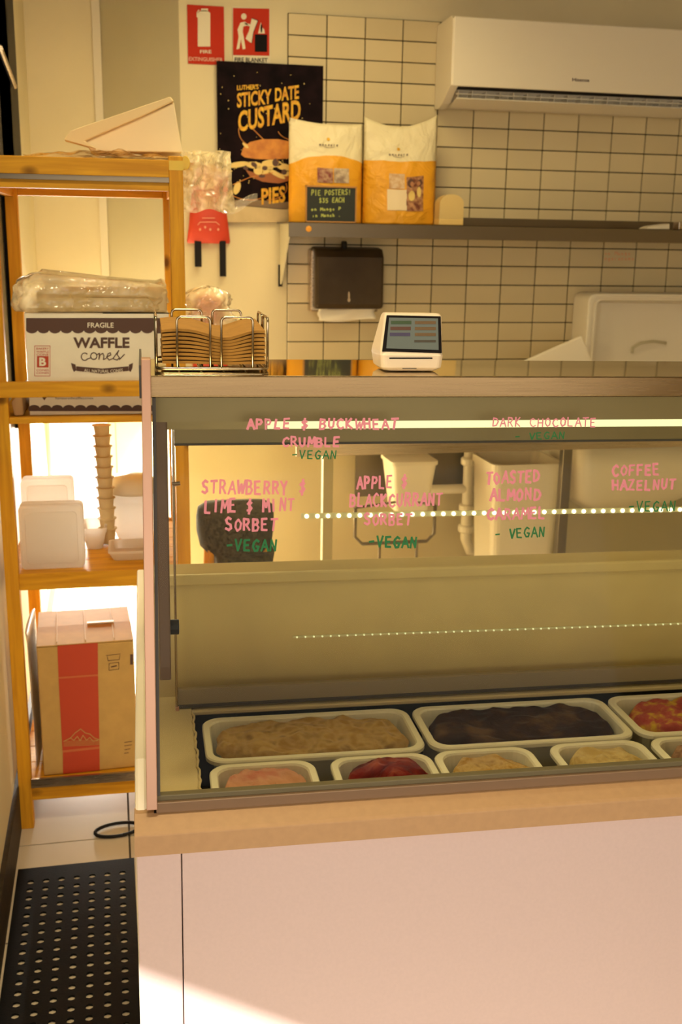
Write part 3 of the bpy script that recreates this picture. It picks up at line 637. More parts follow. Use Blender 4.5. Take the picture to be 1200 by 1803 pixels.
# ------------------------------------------------------------------ waffle cone carton
yb_ = YS+.040
zbx = zs2-.001
bx0, bx1 = S.y(45, 600, yb_).x, S.y(318, 600, yb_).x
if bx1 > XR-PW-.006: bx1 = XR-PW-.006
ztb = S.y(150, 551, yb_).z
wc = thing('waffle_cone_carton', S.w(((bx0+bx1)/2, yb_+.14, zbx)), 'white waffle cones carton with dark brown scalloped border behind the guard rail', 'box')
SB().box(bx0, bx1, yb_, yb_+.30, zbx, ztb).obj('carton', 'box_white', wc, bev=.002)
f = on_s(yb_)
def scal(ytop, ybase, xs, xe, pitch, depth, up=False):
    pol = []; x = xs
    while x < xe-1:
        x2 = min(x+pitch, xe); q = [(x, ytop), (x2, ytop)] if not up else [(x, ytop), (x2, ytop)]
        arc = [(x2-(x2-x)*k/8, ybase+(depth if not up else -depth)*sin(pi*k/8)**.6) for k in range(9)]
        pol.append(q+arc); x += pitch
    return pol
decal('printed_border', 'brown_ink', wc, scal(560, 582, 46, 306, 20.3, 5), f, .0008)
decal('printed_border', 'brown_ink', wc, scal(724, 718, 50, 306, 20.3, 5, True), f, .0008)
type_on('printed_word', 'FRAGILE', 'box_white', wc, (154, 568, 200, 577), f, .012, lift=.0016)
type_on('printed_word', 'WAFFLE', 'brown_ink', wc, (129, 594, 228, 613), f, .035)
# script word: joined loops
def script(txtpts, w, nm, mt, par, ff):
    m = MB()
    for p in txtpts:
        for q in line(p, w): m.add([ff(x, y, .001) for x, y in q], [(0, 1, 2, 3)])
    return m.obj(nm, mt, par)
def arcpts(cx, cy, rx, ry, a0, a1, n=12): return [(cx+rx*cos(a0+(a1-a0)*i/n), cy-ry*sin(a0+(a1-a0)*i/n)) for i in range(n+1)]
cones = [arcpts(149, 628, 6, 6.5, .8, 5.6)+[(160, 630)], arcpts(165, 627, 5.5, 6, 0, 2*pi), [(170, 625), (175, 622), (174, 633), (176, 625), (181, 622), (183, 627), (182, 633), (187, 631)],
         [(187, 629), (195, 625), (194, 621), (190, 623), (188, 629), (192, 634), (199, 631)], [(199, 631), (209, 617), (206, 624), (210, 630), (206, 634), (200, 632)], [(210, 633), (219, 624)]]
script(cones, 1.7, 'printed_script', 'brown_ink', wc, f)
rib = [(134, 645), (180, 649), (226, 645), (226, 653), (180, 658), (134, 653)]
decal('printed_ribbon', 'brown_ink', wc, [rib, [(125, 639), (133, 642), (134, 652), (130, 655), (127, 648)], [(234, 639), (227, 642), (226, 652), (230, 655), (233, 648)]], f, .0008)
type_on('printed_word', 'ALL NATURAL CONES', 'box_white', wc, (148, 649, 216, 654.5), f, .008, lift=.0016, arc=2)
decal('printed_badge', 'red_ink', wc, [rect(65, 627, 85.5, 647)], f, .0008)
type_on('printed_word', 'B', 'box_white', wc, (69, 629.5, 81, 644.5), f, .04, lift=.0016)
decal('printed_frame', 'red_ink', wc, line([(61, 609), (88, 609), (88, 662), (61, 662), (61, 609)], .9), f, .0008)
for yy, t in ((612, 'BAKERY'), (617.5, 'WAFFLE'), (622.5, 'CONE')): type_on('printed_word', t, 'red_ink', wc, (64, yy, 86, yy+3.6), f, .005)
for yy in (650, 655): type_on('printed_word', 'CONES', 'red_ink', wc, (64, yy, 86, yy+3.4), f, .005)
type_on('printed_word', 'flavouredwafflecones', 'brown_ink', wc, (97, 699, 164, 703), f, .0)
decal('printed_mark', 'brown_ink', wc, [[(74, 699.5), (82, 699.5), (78, 705)]], f, .0008)
decal('lid_gap', 'ink_black', wc, [rect(181, 550.5, 300, 552.2)], f, .0004)
# beige paper roll left of the carton
m = SB(); a = S.y(14, 728, YS+.05); a.x = max(a.x, XL+PW+.010); b = S.y(43, 722, YS+.05)
loft(m, [[(a.x, YS+.03, zbx+.001), (b.x-.001, YS+.036, zbx+.001), (b.x-.001, YS+.2, zbx+.001), (a.x, YS+.2, zbx+.001)], [(a.x-.006, YS+.03, zbx+.035), (b.x-.003, YS+.036, zbx+.045), (b.x-.003, YS+.2, zbx+.045), (a.x-.006, YS+.2, zbx+.035)], [(a.x+.012, YS+.034, zbx+.060), (b.x-.004, YS+.04, zbx+.072), (b.x-.004, YS+.19, zbx+.07), (a.x+.012, YS+.19, zbx+.06)]])
tag(m.obj('paper_bag', mat('buff_paper', (.66, .44, .22), .8, bump=.3), bev=.004, smooth=True), 'crumpled buff paper bag tucked left of the waffle cones carton', 'paper bag')
# ------------------------------------------------------------------ film wrapped stack on the carton
def lump(x0, x1, y0, y1, z0, z1, seed, amp=.01, nu=40, nv=22, T=S.w, taper=.0, prof=None):
    """crumpled closed sheet: warped rounded block"""
    m = MB(T); L = []
    n = 120
    for j in range(nv+1):
        v = j/nv; z = z0+(z1-z0)*v; k = (sin(pi*min(1, max(0, v)))**.35)*.10+.90 if 0 < v < 1 else .86
        hx, hy = (x1-x0)/2*(k-taper*v), (y1-y0)/2*(k-taper*v); loop = []
        for (x, y) in rrect((x0+x1)/2, (y0+y1)/2, hx, hy, min(hx, hy)*.35, n//4-1):
            p = Vector((x*16, y*16, z*26+seed)); q = noise.noise_vector(p)*amp*.8+noise.noise_vector(p*2.9)*amp*.55
            zz = z+(q.z if 0 < v < 1 else 0)
            if prof and v > .3: zz = z0+(zz-z0)*prof((x-x0)/(x1-x0))
            loop.append((x+q.x, y+q.y, max(z0+.001, zz)))
        L.append(loop)
    return loft(m, L)
ws = thing('wrapped_paper_bags', S.w(((bx0+bx1)/2, yb_+.12, ztb)), 'bundle of beige paper bags in crinkled clear film on top of the carton', 'bundle')
SB().box(bx0+.03, bx1-.004, yb_+.004, yb_+.24, ztb+.001, ztb+.052).obj('paper_stack', 'card_light', ws, bev=.006)
prof = lambda u: (1.0+.28*math.exp(-((u-.28)/.18)**2)-.10*u)
lump(bx0-.028, bx1-.001, yb_-.010, yb_+.25, ztb+.001, ztb+.078, 3.1, .015, nv=34, prof=prof).obj('film', 'film', ws, smooth=True)
# plastic bag with pink print hanging behind the post
def crumple(name, cx, cy, cz, rx, ry, rz, seed, mt, parent=None, T=S.w, n=64, k=36, amp=.38, sub=None):
    m = MB(T); L = []
    for j in range(k+1):
        v = -1+2*j/k; r = max(.02, (1-abs(v)**3)**.5); loop = []
        for i in range(n):
            a = 2*pi*i/n; d = Vector((cos(a), sin(a), v*1.4))
            q = 1+amp*noise.noise(d*1.6+Vector((seed, 0, 0)))+amp*.75*abs(noise.noise(d*4.5+Vector((0, seed, 0))))
            loop.append((cx+rx*r*cos(a)*q, cy+ry*r*sin(a)*q, cz+rz*v*(1+.1*q)))
        L.append(loop)
    loft(m, L); return m.obj(name, mt, parent, smooth=True)
c = S.y(368, 540, YS+.25); 
pbag = thing('plastic_bag', S.w((c.x, YS+.25, c.z-.09)), 'crumpled clear plastic bag with pink inside, right of the post behind the napkin holder', 'plastic bag')
crumple('bag', c.x-.005, YS+.27, c.z-.03, .062, .05, .075, 2.2, 'film', pbag)
crumple('pink_contents', c.x-.002, YS+.28, c.z-.02, .036, .03, .045, 5.2, mat('pink_wrap', (.72, .36, .30), .5, bump=.6, bscale=30), pbag)
m = SB(); a = S.y(332, 590, YS+.18); b = S.y(366, 612, YS+.18); m.tube([a, (a+b)/2+Vector((0, 0, .003)), b], .0035, 8); m.obj('red_strap', 'red', pbag)
SB().box(XR-.01, XR+.13, YS+.12, YS+.42, c.z-.150, c.z-.138).obj('side_tray', 'wood_x', su)   # side board that carries the bag
# ------------------------------------------------------------------ top of the unit
zT = zt1+.0005
tb = thing('paper_sleeve_stack', S.w((-.08, YS+.25, zT)), 'wedge shaped stack of pale paper bags lying open on the top shelf', 'paper bags')
yb2 = YS+.16
q = lambda px, py, y=yb2: tuple(S.y(px, py, y))
base_z = zT+.002
def wedge(pts, y0, th, nm, mt):
    m = SB(); poly = [q(px, py, y0) for px, py in pts]; m.prism(poly, (0, th, 0)); return m.obj(nm, mt, tb, bev=.003)
wedge([(170, 262), (112, 246), (124, 230), (300, 170), (306, 178), (250, 205), (150, 248)], yb2, .05, 'top_bag', mat('pale_bag_a', (.78, .62, .34), .8, bump=.2, bscale=40))
wedge([(160, 266), (150, 249), (250, 206), (306, 180), (320, 262), (321, 268)], yb2+.012, .16, 'lower_bags', mat('pale_bag_b', (.90, .76, .48), .8, bump=.2, bscale=40))
m = SB(); P0 = [S.y(x, y, YS+.1) for x, y in ((88, 271), (130, 256), (170, 258), (240, 262), (318, 266))]
def sheet(u, v):
    x = -.24+.365*u; y = YS+.05+.34*v; z = zT+.009+.012*noise.noise(Vector((u*9, v*6, 1)))+.012*sin(pi*u)*(1-v)
    return (x, y, max(z, zT+.001))
m.grid(sheet, 40, 20); tag(m.obj('clear_sheet', 'film_clear', smooth=True), 'crinkled clear plastic sheet spread under the pale paper bags on the top shelf', 'plastic sheet')
# film hanging off the right end of the top shelf
hb = thing('hanging_film', S.w((.16, YS+.12, 0.0)), 'translucent crinkled plastic bag hanging over the right end of the top shelf', 'plastic bag')
fy = YS+.10
def hang(u, v):
    a = S.y(319+u*88+(v**2)*6*u, 266+v*106+3*sin(u*9)*v, fy); k = noise.noise(Vector((u*5, v*7, 2)))
    return (a.x, fy+.03*k+.02*sin(u*14+v*3)+.01*noise.noise(Vector((u*14, v*18, 4))), a.z+.003*k)
m = SB(); m.grid(hang, 44, 44); m.obj('film_front', 'film', hb, smooth=True)
def hang2(u, v):
    p = hang(u, v); return (p[0]+.004, p[1]+.05+.02*noise.noise(Vector((u*6, v*5, 9))), p[2]+.002)
m = SB(); m.grid(hang2, 36, 36); m.obj('film_back', 'film_clear', hb, smooth=True)
def tail(u, v):
    a = S.y(392+u*62, 350+v*26*(1-u*.5)-u*4+6*sin(u*5), fy); return (a.x, fy+.01+.02*noise.noise(Vector((u*6, v*5, 3))), a.z)
m = SB(); m.grid(tail, 24, 14); m.obj('film_tail', 'film_clear', hb, smooth=True)
m = SB(); a = S.y(320, 266, fy); m.box(XR-.02, a.x+.03, YS+.06, YS+.2, zT+.001, zT+.006); m.obj('film_fold', 'film', hb)
m = SB(); p = S.y(326, 287, YS+.045); m.prism([(p.x+ .011*cos(t), YS+.04, p.z+.016*sin(t)) for t in [2*pi*i/14 for i in range(14)]], (0, .03, 0))
tag(m.obj('tape_roll', 'yellow', bev=.002), 'small yellow tape roll hooked at the right corner of the top shelf', 'tape')
# ------------------------------------------------------------------ foam boxes on the middle shelf
z3 = zt3-.0035
def slab(px0, py0, px1, y, th, nm, label, cat='container', mt='foam', lean=0):
    a = S.y(px0, py0, y); b = S.y(px1, py0, y); hh = a.z-z3; xc = (a.x+b.x)/2; hw = (b.x-a.x)/2
    t = thing(nm, S.w((xc, y+th/2, z3)), label, cat, 'white foam containers on the middle shelf'); m = SB(); L = []
    for yy, ins in ((y, .006), (y+.004, 0), (y+th*.45, 0), (y+th*.47, .003), (y+th*.53, .003), (y+th*.55, 0), (y+th-.004, 0), (y+th, .006)):
        L.append([(x, yy+lean*(z-z3), z) for x, z in rrect(xc, z3+.001+hh/2, hw-ins, hh/2-ins*.8, .012, 4)])
    loft(m, L); m.obj('shell', mt, t, smooth=False)
    m = SB(); m.add([(x, y-.0015+lean*(z-z3), z) for x, z in rrect(xc, z3+hh/2, hw-.016, hh/2-.016, .010, 4)]+[(x, y+.001+lean*(z-z3), z) for x, z in rrect(xc, z3+hh/2, hw-.014, hh/2-.014, .010, 4)],
        [tuple(range(19, -1, -1)) if False else tuple(range(24))]+[(i, (i+1)%24, (i+1)%24+24, i+24) for i in range(24)] if len(rrect(0,0,1,1,.1,4)) == 20+4 else [tuple(range(20))]+[(i, (i+1)%20, (i+1)%20+20, i+20) for i in range(20)])
    m.obj('raised_base', mt, t); return t
slab(31, 893, 145, YS+.045, .06, 'foam_container', 'square white foam container standing on edge at front of the middle shelf')
slab(35, 846, 128, YS+.13, .055, 'foam_container', 'taller white foam container standing on edge behind the front one')
def bowl(px0, px1, py0, py1, y, nm, label, parent=None, lid=True):
    a = S.y(px0, py1, y); b = S.y(px1, py0, y); r = (b.x-a.x)/2; h = b.z-a.z; c = ((a.x+b.x)/2, y+r*.0, a.z)
    t = thing(nm, S.w(c), label, 'container'); m = SB(); m.lathe([(r*.72, 0), (r*.88, h*.15), (r*.97, h*.6), (r, h*.72)], c, 40); m.obj('bowl', 'foam', t, smooth=True)
    m = SB(); m.lathe([(r*1.03, h*.72), (r*1.04, h*.78), (r*.95, h*.88), (r*.80, h*.97), (r*.2, h)], c, 40); m.obj('lid', 'plastic_white', t, smooth=True); return t
def shelf_z_fix(t): pass
y_b = YS+.33
zpy = lambda y: (lambda lo, hi: [lo := (lo+hi)/2 if False else lo][0])(0, 0)
def py_of(zv, px, y):
    lo, hi = 0, 1803
    for _ in range(40):
        mid = (lo+hi)/2
        if S.y(px, mid, y).z > zv: lo = mid
        else: hi = mid
    return lo
bowl(196, 275, 833, py_of(z3+.001, 215, y_b), y_b, 'food_bowl', 'round white lidded bowl at the back right of the middle shelf')
# nested paper cones stack
cs = thing('cup_stack', S.w((S.y(180, 900, YS+.27).x, YS+.27, z3)), 'tall leaning stack of nested beige paper cups with jagged rims', 'cup stack')
yc = YS+.27; pb = py_of(z3+.002, 190, yc)
a = S.y(191, pb, yc); b = S.y(179, 757, yc); N = 11
for k in range(N):
    c0 = a+(b-a)*(k/N); c1 = a+(b-a)*((k+1.5)/N); m = SB(); r0, r1 = .0165, .0235; L = []
    for t_, r in ((0, r0), (.92, r1-.002), (.95, r1+.002), (1, r1+.002), (1, r1-.003)):
        cc = c0+(c1-c0)*t_; L.append([(cc.x+r*cos(2*pi*i/24), cc.y+r*sin(2*pi*i/24), cc.z) for i in range(24)])
    loft(m, L); m.obj('paper_cup', 'card_light', cs, smooth=False)
def tray(px0, px1, pyt, y, label, tilt=0, mt='foam'):
    pb = py_of(z3+.001, (px0+px1)/2, y); a = S.y(px0, pb, y); b = S.y(px1, pyt, y); h = b.z-a.z; w_ = b.x-a.x
    t = thing('foam_tray', S.w(((a.x+b.x)/2, y+.05, z3)), label, 'tray'); m = SB(); L = []
    for i_, z in ((.012, 0), (.010, .002), (.0, h*.8), (-.002, h*.8), (-.002, h), (.004, h), (.014, .006)):
        L.append([(x, yy, z3+.001+z+tilt*(x-a.x)) for x, yy in rrect((a.x+b.x)/2, y+.06, w_/2-i_, .06-i_, .012, 4)])
    loft(m, L); m.obj('tray', mt, t); return t
tray(146, 186, 930, YS+.20, 'small white foam tray between the standing containers and the white lid')
tray(192, 268, 968, YS+.085, 'flat white foam tray near the right front of the middle shelf', tilt=.0)
# ------------------------------------------------------------------ cardboard box on the lowest shelf
z4 = zt4+.0105
yc4 = YS+.032
rot = Matrix.Rotation(rad(3.5), 3, 'Z')
A0 = S.y(77, 1362, yc4); A0.z = z4+.001; tp = S.y(75, 1141, yc4).z
LB = .245; DB = .27
RB = lambda v: S.w(A0+rot@Vector(v))
hB = tp-A0.z
cb = thing('cardboard_box', S.w((A0.x+.12, yc4+.13, z4)), 'brown cardboard box with a broad red stripe on the lowest shelf', 'box')
MB(RB).box(0, LB, 0, DB, 0, hB).obj('carton', 'card', cb, bev=.003)
nB = rot@Vector((0, -1, 0))
def on_b(px, py, e=0, _k=None):
    d = S.ray(px, py); t = A0.dot(nB)/d.dot(nB); return S.w(d*t+nB*(e+.0002))
decal('red_stripe', 'red_ink', cb, [[(101, 1137), (172, 1131.5), (172.5, 1187), (103, 1192)], [(103, 1195), (172.5, 1190), (175, 1314), (110, 1321)], [(110.5, 1325), (175, 1318), (175.5, 1356), (111, 1362.5)]], on_b)
decal('stripe_line', mat('faded_red', (.60, .16, .05), .6), cb, [[(103, 1192), (172.5, 1187), (172.5, 1190), (103, 1195)], [(110, 1321), (175, 1314), (175, 1318), (110.5, 1325)]], on_b)
mt_ = [(112, 1305), (124, 1299), (132, 1290), (142, 1283), (150, 1290), (158, 1292), (166, 1299), (175, 1302)]
dd = line(mt_, 1.4)+line([(124, 1299), (130, 1303), (136, 1296), (141, 1304), (146, 1294), (152, 1303), (158, 1298), (164, 1305), (172, 1303)], 1.3)
for k in range(5): dd += line([(112, 1305+k*2.1), (176, 1302+k*2.1)], .6)
decal('mountain_print', 'card', cb, dd, on_b, .0016)
decal('printed_mark', 'brown_ink', cb, line([(187, 1154), (212, 1151)], .8)+line([(189, 1156), (190, 1163), (210, 1161), (211, 1153)], .8)+line([(192, 1168), (209, 1166), (209, 1178), (192, 1180), (192, 1168)], .8)+line([(196, 1174), (205, 1172)], 2)+[rect(229, 1152, 234, 1170)], on_b)
decal('printed_mark', 'brown_ink', cb, line([(219, 1307), (232, 1305)], 1)+line([(219, 1313), (232, 1311)], 1)+line([(219, 1320), (229, 1318)], 1)+line([(219, 1326), (226, 1325)], 1), on_b)
# lid flaps lifted a little, with paler tape seams
for k, (y0, y1, lift) in enumerate(((.002, .128, .022), (.134, .268, .034))):
    m = MB(RB); m.hexa([(0, y0, hB+.001), (LB, y0, hB+.001), (LB, y1, hB+.002), (0, y1, hB+.002)], [(0, y0, hB+.004), (LB, y0, hB+.004), (LB, y1, hB+.005+(0 if k else .006)), (0, y1, hB+.005+(0 if k else .006))]); m.obj('lid_flap', 'card', cb, bev=.001)
for k in range(3):
    x = .05+.072*k; m = MB(RB); m.box(x, x+.0018, .004, .262, hB+.010, hB+.0125); m.obj('crease', 'card_light', cb)
m = MB(RB); m.box(.13, .20, .12, .132, hB+.012, hB+.0155); m.obj('torn_edge', 'box_white', cb)
# white plastic sack beside the box
pk = thing('white_sack', S.w((XL+.075, YS+.2, z4)), 'white plastic sack squeezed between left post and red striped box', 'bag')
lx0, lx1 = XL+PW+.002, A0.x-.014
m = SB()
L = []
for j in range(15):
    v = j/14; z = z4+.002+(hB*1.04)*v; loop = []
    for i in range(32):
        a = 2*pi*i/32; q_ = 1+.12*noise.noise(Vector((cos(a)*2, sin(a)*2, v*5)))
        cx = (lx0+lx1)/2-.006*v; hx = (lx1-lx0)/2*(.5+.5*v) if v < 1 else .01
        loop.append((min(cx+hx*cos(a)*q_, lx1+.001-.012*v), YS+.19+.11*sin(a)*q_, z))
    L.append(loop)
loft(m, L); m.obj('sack', mat('white_sack_plastic', (.86, .80, .68), .35, bump=.5, bscale=30, trans=.3), pk, smooth=True)
# ================================================================== BACK WALL THINGS
wd = lambda Y: on_y(W, Y)
def flatbox(name, px0, py0, px1, py1, Y, th, mt, parent=None, bev=.002, label=None, sl=.06):
    """board on a wall facing the room, measured on plane Y (front face)"""
    a = wp(px0, py0, Y); b = wp(px1, py1, Y); return MB().box(a.x, b.x, Y, Y+th, b.z, a.z).obj(name, mt, parent, bev=bev, label=label)
YP = YW+.004
# fire extinguisher sign
a = wp(329, 8, YP); b = wp(395, 115, YP)
fs = thing('fire_extinguisher_sign', ((a.x+b.x)/2, YP, b.z), 'red sign with a white fire extinguisher picture, left of the other sign', 'sign')
MB().box(a.x, b.x, YP-.003, YP+.001, b.z, a.z).obj('plate', 'red', fs, bev=.001)
f = wd(YP-.003)
decal('extinguisher_picture', 'sign_white', fs, [rect(348, 24, 370, 82)]+[ell(359, 25, 11, 7, 16, pi, 2*pi)]+[rect(354, 15, 366, 20)]+line([(350, 18), (347, 22), (347, 30)], 2), f)
type_on('sign_word', 'FIRE', 'sign_white', fs, (352, 88, 372, 94), f, .02)
type_on('sign_word', 'EXTINGUISHER', mat('faded_sign_white', (.70, .38, .26), .5), fs, (332, 100, 392, 107), f, .02, sl=.03)
# fire blanket sign
a = wp(410, 13, YP); b = wp(474, 108, YP)
bs = thing('fire_blanket_sign', ((a.x+b.x)/2, YP, b.z), 'red and white sign showing a figure holding a fire blanket', 'sign')
MB().box(a.x-.003, b.x+.003, YP-.003, YP+.001, b.z-.028, a.z+.003).obj('plate', 'sign_white', bs, bev=.001)
decal('red_field', 'red', bs, [rect(410, 14, 474, 97, .02)], f)
o_ = 1.2
decal('figure_picture', 'sign_white', bs, [ell(429, 29, 4.8, 5.5, 16), [(423, 40), (431, 38), (438, 44), (428, 47), (427, 56), (429, 66), (420, 65), (418, 52)], [(420, 64), (425, 65), (421, 86), (416, 87)], [(424, 65), (429, 66), (432, 86), (427, 87), (425, 76)], [(431, 40), (442, 43), (441, 47), (430, 44)]]
      +[[(443, 32), (454, 37), (446, 58), (443, 76), (438, 73), (432, 68), (438, 55)]], f, .0016)
decal('fire_bin_picture', 'ink_black', bs, [rect(448.5, 60.5, 470, 91, .02)]+[ell(460, 50, 1.8, 8, 8)]+line([(443, 32), (454, 36), (446, 57), (443, 76)], 1), f, .0022)
decal('flame_picture', 'sign_white', bs, [[(454, 59), (457, 47), (459, 39), (461, 48), (465, 52), (466, 59)]], f, .0016)
type_on('sign_word', 'FIRE BLANKET', 'ink_black', bs, (413, 101, 471, 109), f, .02, sl=.02)
# poster
YQ = YW-.014
f = wd(YQ)
ps = thing('poster', wp(475, 392, YQ), 'black poster with yellow sticky date custard pies lettering and a burger shaped pie', 'poster')
a = wp(381, 107, YQ); b = wp(566, 392, YQ); a2 = wp(566, 116, YQ)
MB().box(a.x, b.x, YQ, YQ+.004, b.z, (a.z+a2.z)/2).obj('board', 'poster', ps)
R = random.Random(5)
_o = decal('stars', 'custard', ps, [ell(R.uniform(386, 564), R.uniform(120, 330), R.uniform(.5, 1.2), R.uniform(.5, 1.4), 6) for _ in range(60)], f, .0006); _o['kind'] = 'stuff'
decal('sand_ground', 'glow', ps, [[(383, 372), (430, 362), (500, 368), (565, 360), (565, 391), (383, 391)]], f, .0006)
decal('haze_band', mat('haze_print', (.20, .13, .07), .6), ps, [[(383, 356), (430, 350), (500, 356), (565, 348), (565, 361), (500, 369), (430, 363), (383, 373)]], f, .0006)
type_on('poster_word', "LUTHER'S", 'yellow_ink', ps, (417, 150, 455, 159), f, .03, sl=-.05)
type_on('poster_word', 'STICKY', 'yellow_ink', ps, (417, 164, 478, 190), f, .03, sl=-.12, grow=.02)
type_on('poster_word', 'DATE', 'yellow_ink', ps, (484, 155, 526, 179), f, .03, sl=-.12, grow=.02)
type_on('poster_word', 'CUSTARD', 'yellow_ink', ps, (419, 196, 529, 233), f, .03, sl=-.20, grow=.0)
type_on('poster_word', 'PIES', 'yellow_ink', ps, (460, 332, 502, 361), f, .03, sl=-.12)
decal('bun_top', 'bun', ps, [[(424, 272), (428, 260), (440, 250), (462, 245), (490, 245), (510, 249), (510, 279), (480, 281), (450, 280), (430, 277)]], f, .0010)
decal('bun_bottom', mat('bun_low_print', (.34, .10, .012), .5), ps, [[(432, 299), (450, 305), (510, 305), (510, 318), (490, 323), (462, 320), (440, 311)]], f, .0010)
drops = [(418, 290, 20, 5, -.15), (448, 291, 16, 6, .1), (478, 288, 18, 7, 0), (500, 294, 14, 6, .2), (470, 300, 12, 5, -.5), (417, 331, 6, 12, .3), (400, 300, 9, 3, .2), (432, 256, 7, 3, .8), (486, 306, 18, 4, .5), (455, 300, 9, 8, 0), (405, 342, 4, 8, .4), (505, 306, 10, 4, -.2)]
decal('custard_splash', 'custard', ps, [ell(x, y, rx, ry, 14, rot=r) for x, y, rx, ry, r in drops], f, .0014)['kind'] = 'stuff'
decal('dark_bits', 'brown_ink', ps, [ell(x, y, rx, ry, 10, rot=r) for x, y, rx, ry, r in ((447, 290, 6, 4, .6), (466, 296, 5, 4, 0), (485, 286, 6, 7, .2), (461, 310, 6, 3, 0), (500, 303, 5, 5, 0), (432, 296, 5, 3, .4))], f, .0018)
decal('string_lines', 'bun', ps, line(arcpts(450, 230, 30, 28, pi*.95, pi*1.35), 1.5)+line([(446, 228), (470, 252), (490, 285)], 1.6)+line(arcpts(520, 225, 32, 22, pi*1.1, pi*1.6), 1.2)+line(arcpts(440, 330, 40, 22, pi*1.2, pi*1.9), 1.4)+line([(410, 325), (440, 312), (480, 304)], 1.3)+line(arcpts(470, 330, 35, 22, pi*1.5, pi*2.1), 1.2), f, .0018)['kind'] = 'stuff'
# red fire blanket pouch
YB = YW-.035
f = wd(YB)
fb_ = thing('fire_blanket_pouch', wp(368, 428, YB), 'red fire blanket pouch on the wall with two black pull straps', 'fire blanket')
m = MB(); L = []
for py, xl0, xr0, th in ((288, 352, 407, .006), (300, 345, 408, .014), (340, 338, 401, .022), (375, 335, 400, .026), (400, 333, 403, .030), (424, 330, 406, .022), (428, 331, 405, .008)):
    a = wp(xl0, py, YB); b = wp(xr0, py, YB); n_ = 9
    L.append([(a.x+(b.x-a.x)*i/n_, YW-.006-th*(sin(pi*(i+.5)/(n_+1))**.5), a.z) for i in range(n_+1)]+[(b.x, YW-.004, b.z), (a.x, YW-.004, a.z)])
loft(m, L); m.obj('pouch', 'red_pouch', fb_, smooth=True)
for x0, x1, y0, y1 in ((342, 355, 424, 470), (386, 398, 424, 487)):
    a = wp(x0, y0, YB+.012); b = wp(x1, y1, YB+.012); MB().box(a.x, b.x, YB+.010, YB+.014, b.z, a.z).obj('pull_strap', 'black', fb_, bev=.001)
decal('pouch_print', mat('faded_pink_print', (.78, .36, .22), .6), fb_, [ell(x, y, 2, 2.6, 8) for x, y in ((352, 404), (361, 400), (370, 404), (384, 404))]+line([(348, 396), (352, 391), (380, 391), (386, 396)], 1.3)+line([(356, 384), (378, 384)], 1.2), f, .004)
MB().box(*(lambda a, b: (a.x, b.x, YW-.02, YW-.012, b.z, a.z))(wp(391, 275, YB), wp(406, 291, YB))).obj('lime_tab', 'lime', fb_, bev=.001)
# steel wall shelf
YL = YW-.30
a = wp(508, 391, YL); b = wp(508, 417, YL); zsh = a.z
ws_ = thing('wall_shelf', (1.6, YW-.15, b.z), 'long dark steel shelf fixed across the tiled wall', 'shelf')
MB().box(a.x, 3.15, YL, YW-.010, zsh-.003, zsh).box(a.x, 3.15, YL, YL+.003, b.z, zsh).obj('shelf_plate', 'steel_dark', ws_, bev=.001)
MB().box(a.x, 3.15, YW-.013, YW-.010, zsh, zsh+.035).obj('upstand', 'steel_dark', ws_)
for xx in (a.x+.012, 2.9):
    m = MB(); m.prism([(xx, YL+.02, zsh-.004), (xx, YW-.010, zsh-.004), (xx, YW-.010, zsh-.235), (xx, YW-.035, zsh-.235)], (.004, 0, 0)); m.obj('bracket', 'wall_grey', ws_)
    MB().box(xx-.006, xx+.010, YW-.016, YW-.008, zsh-.245, zsh-.16).obj('bracket_foot', 'black', ws_)
m = MB(); c = wp(543, 403, YL); m.lathe([(.010, 0), (.011, .002), (.006, .004)], (0, 0, 0), 14)
m.v = [Vector((c.x+p.x, YL-.0005-p.z, c.z+p.y)) for p in m.v]; m.obj('orange_sticker', mat('orange_dot', (.80, .34, .02), .5), ws_)
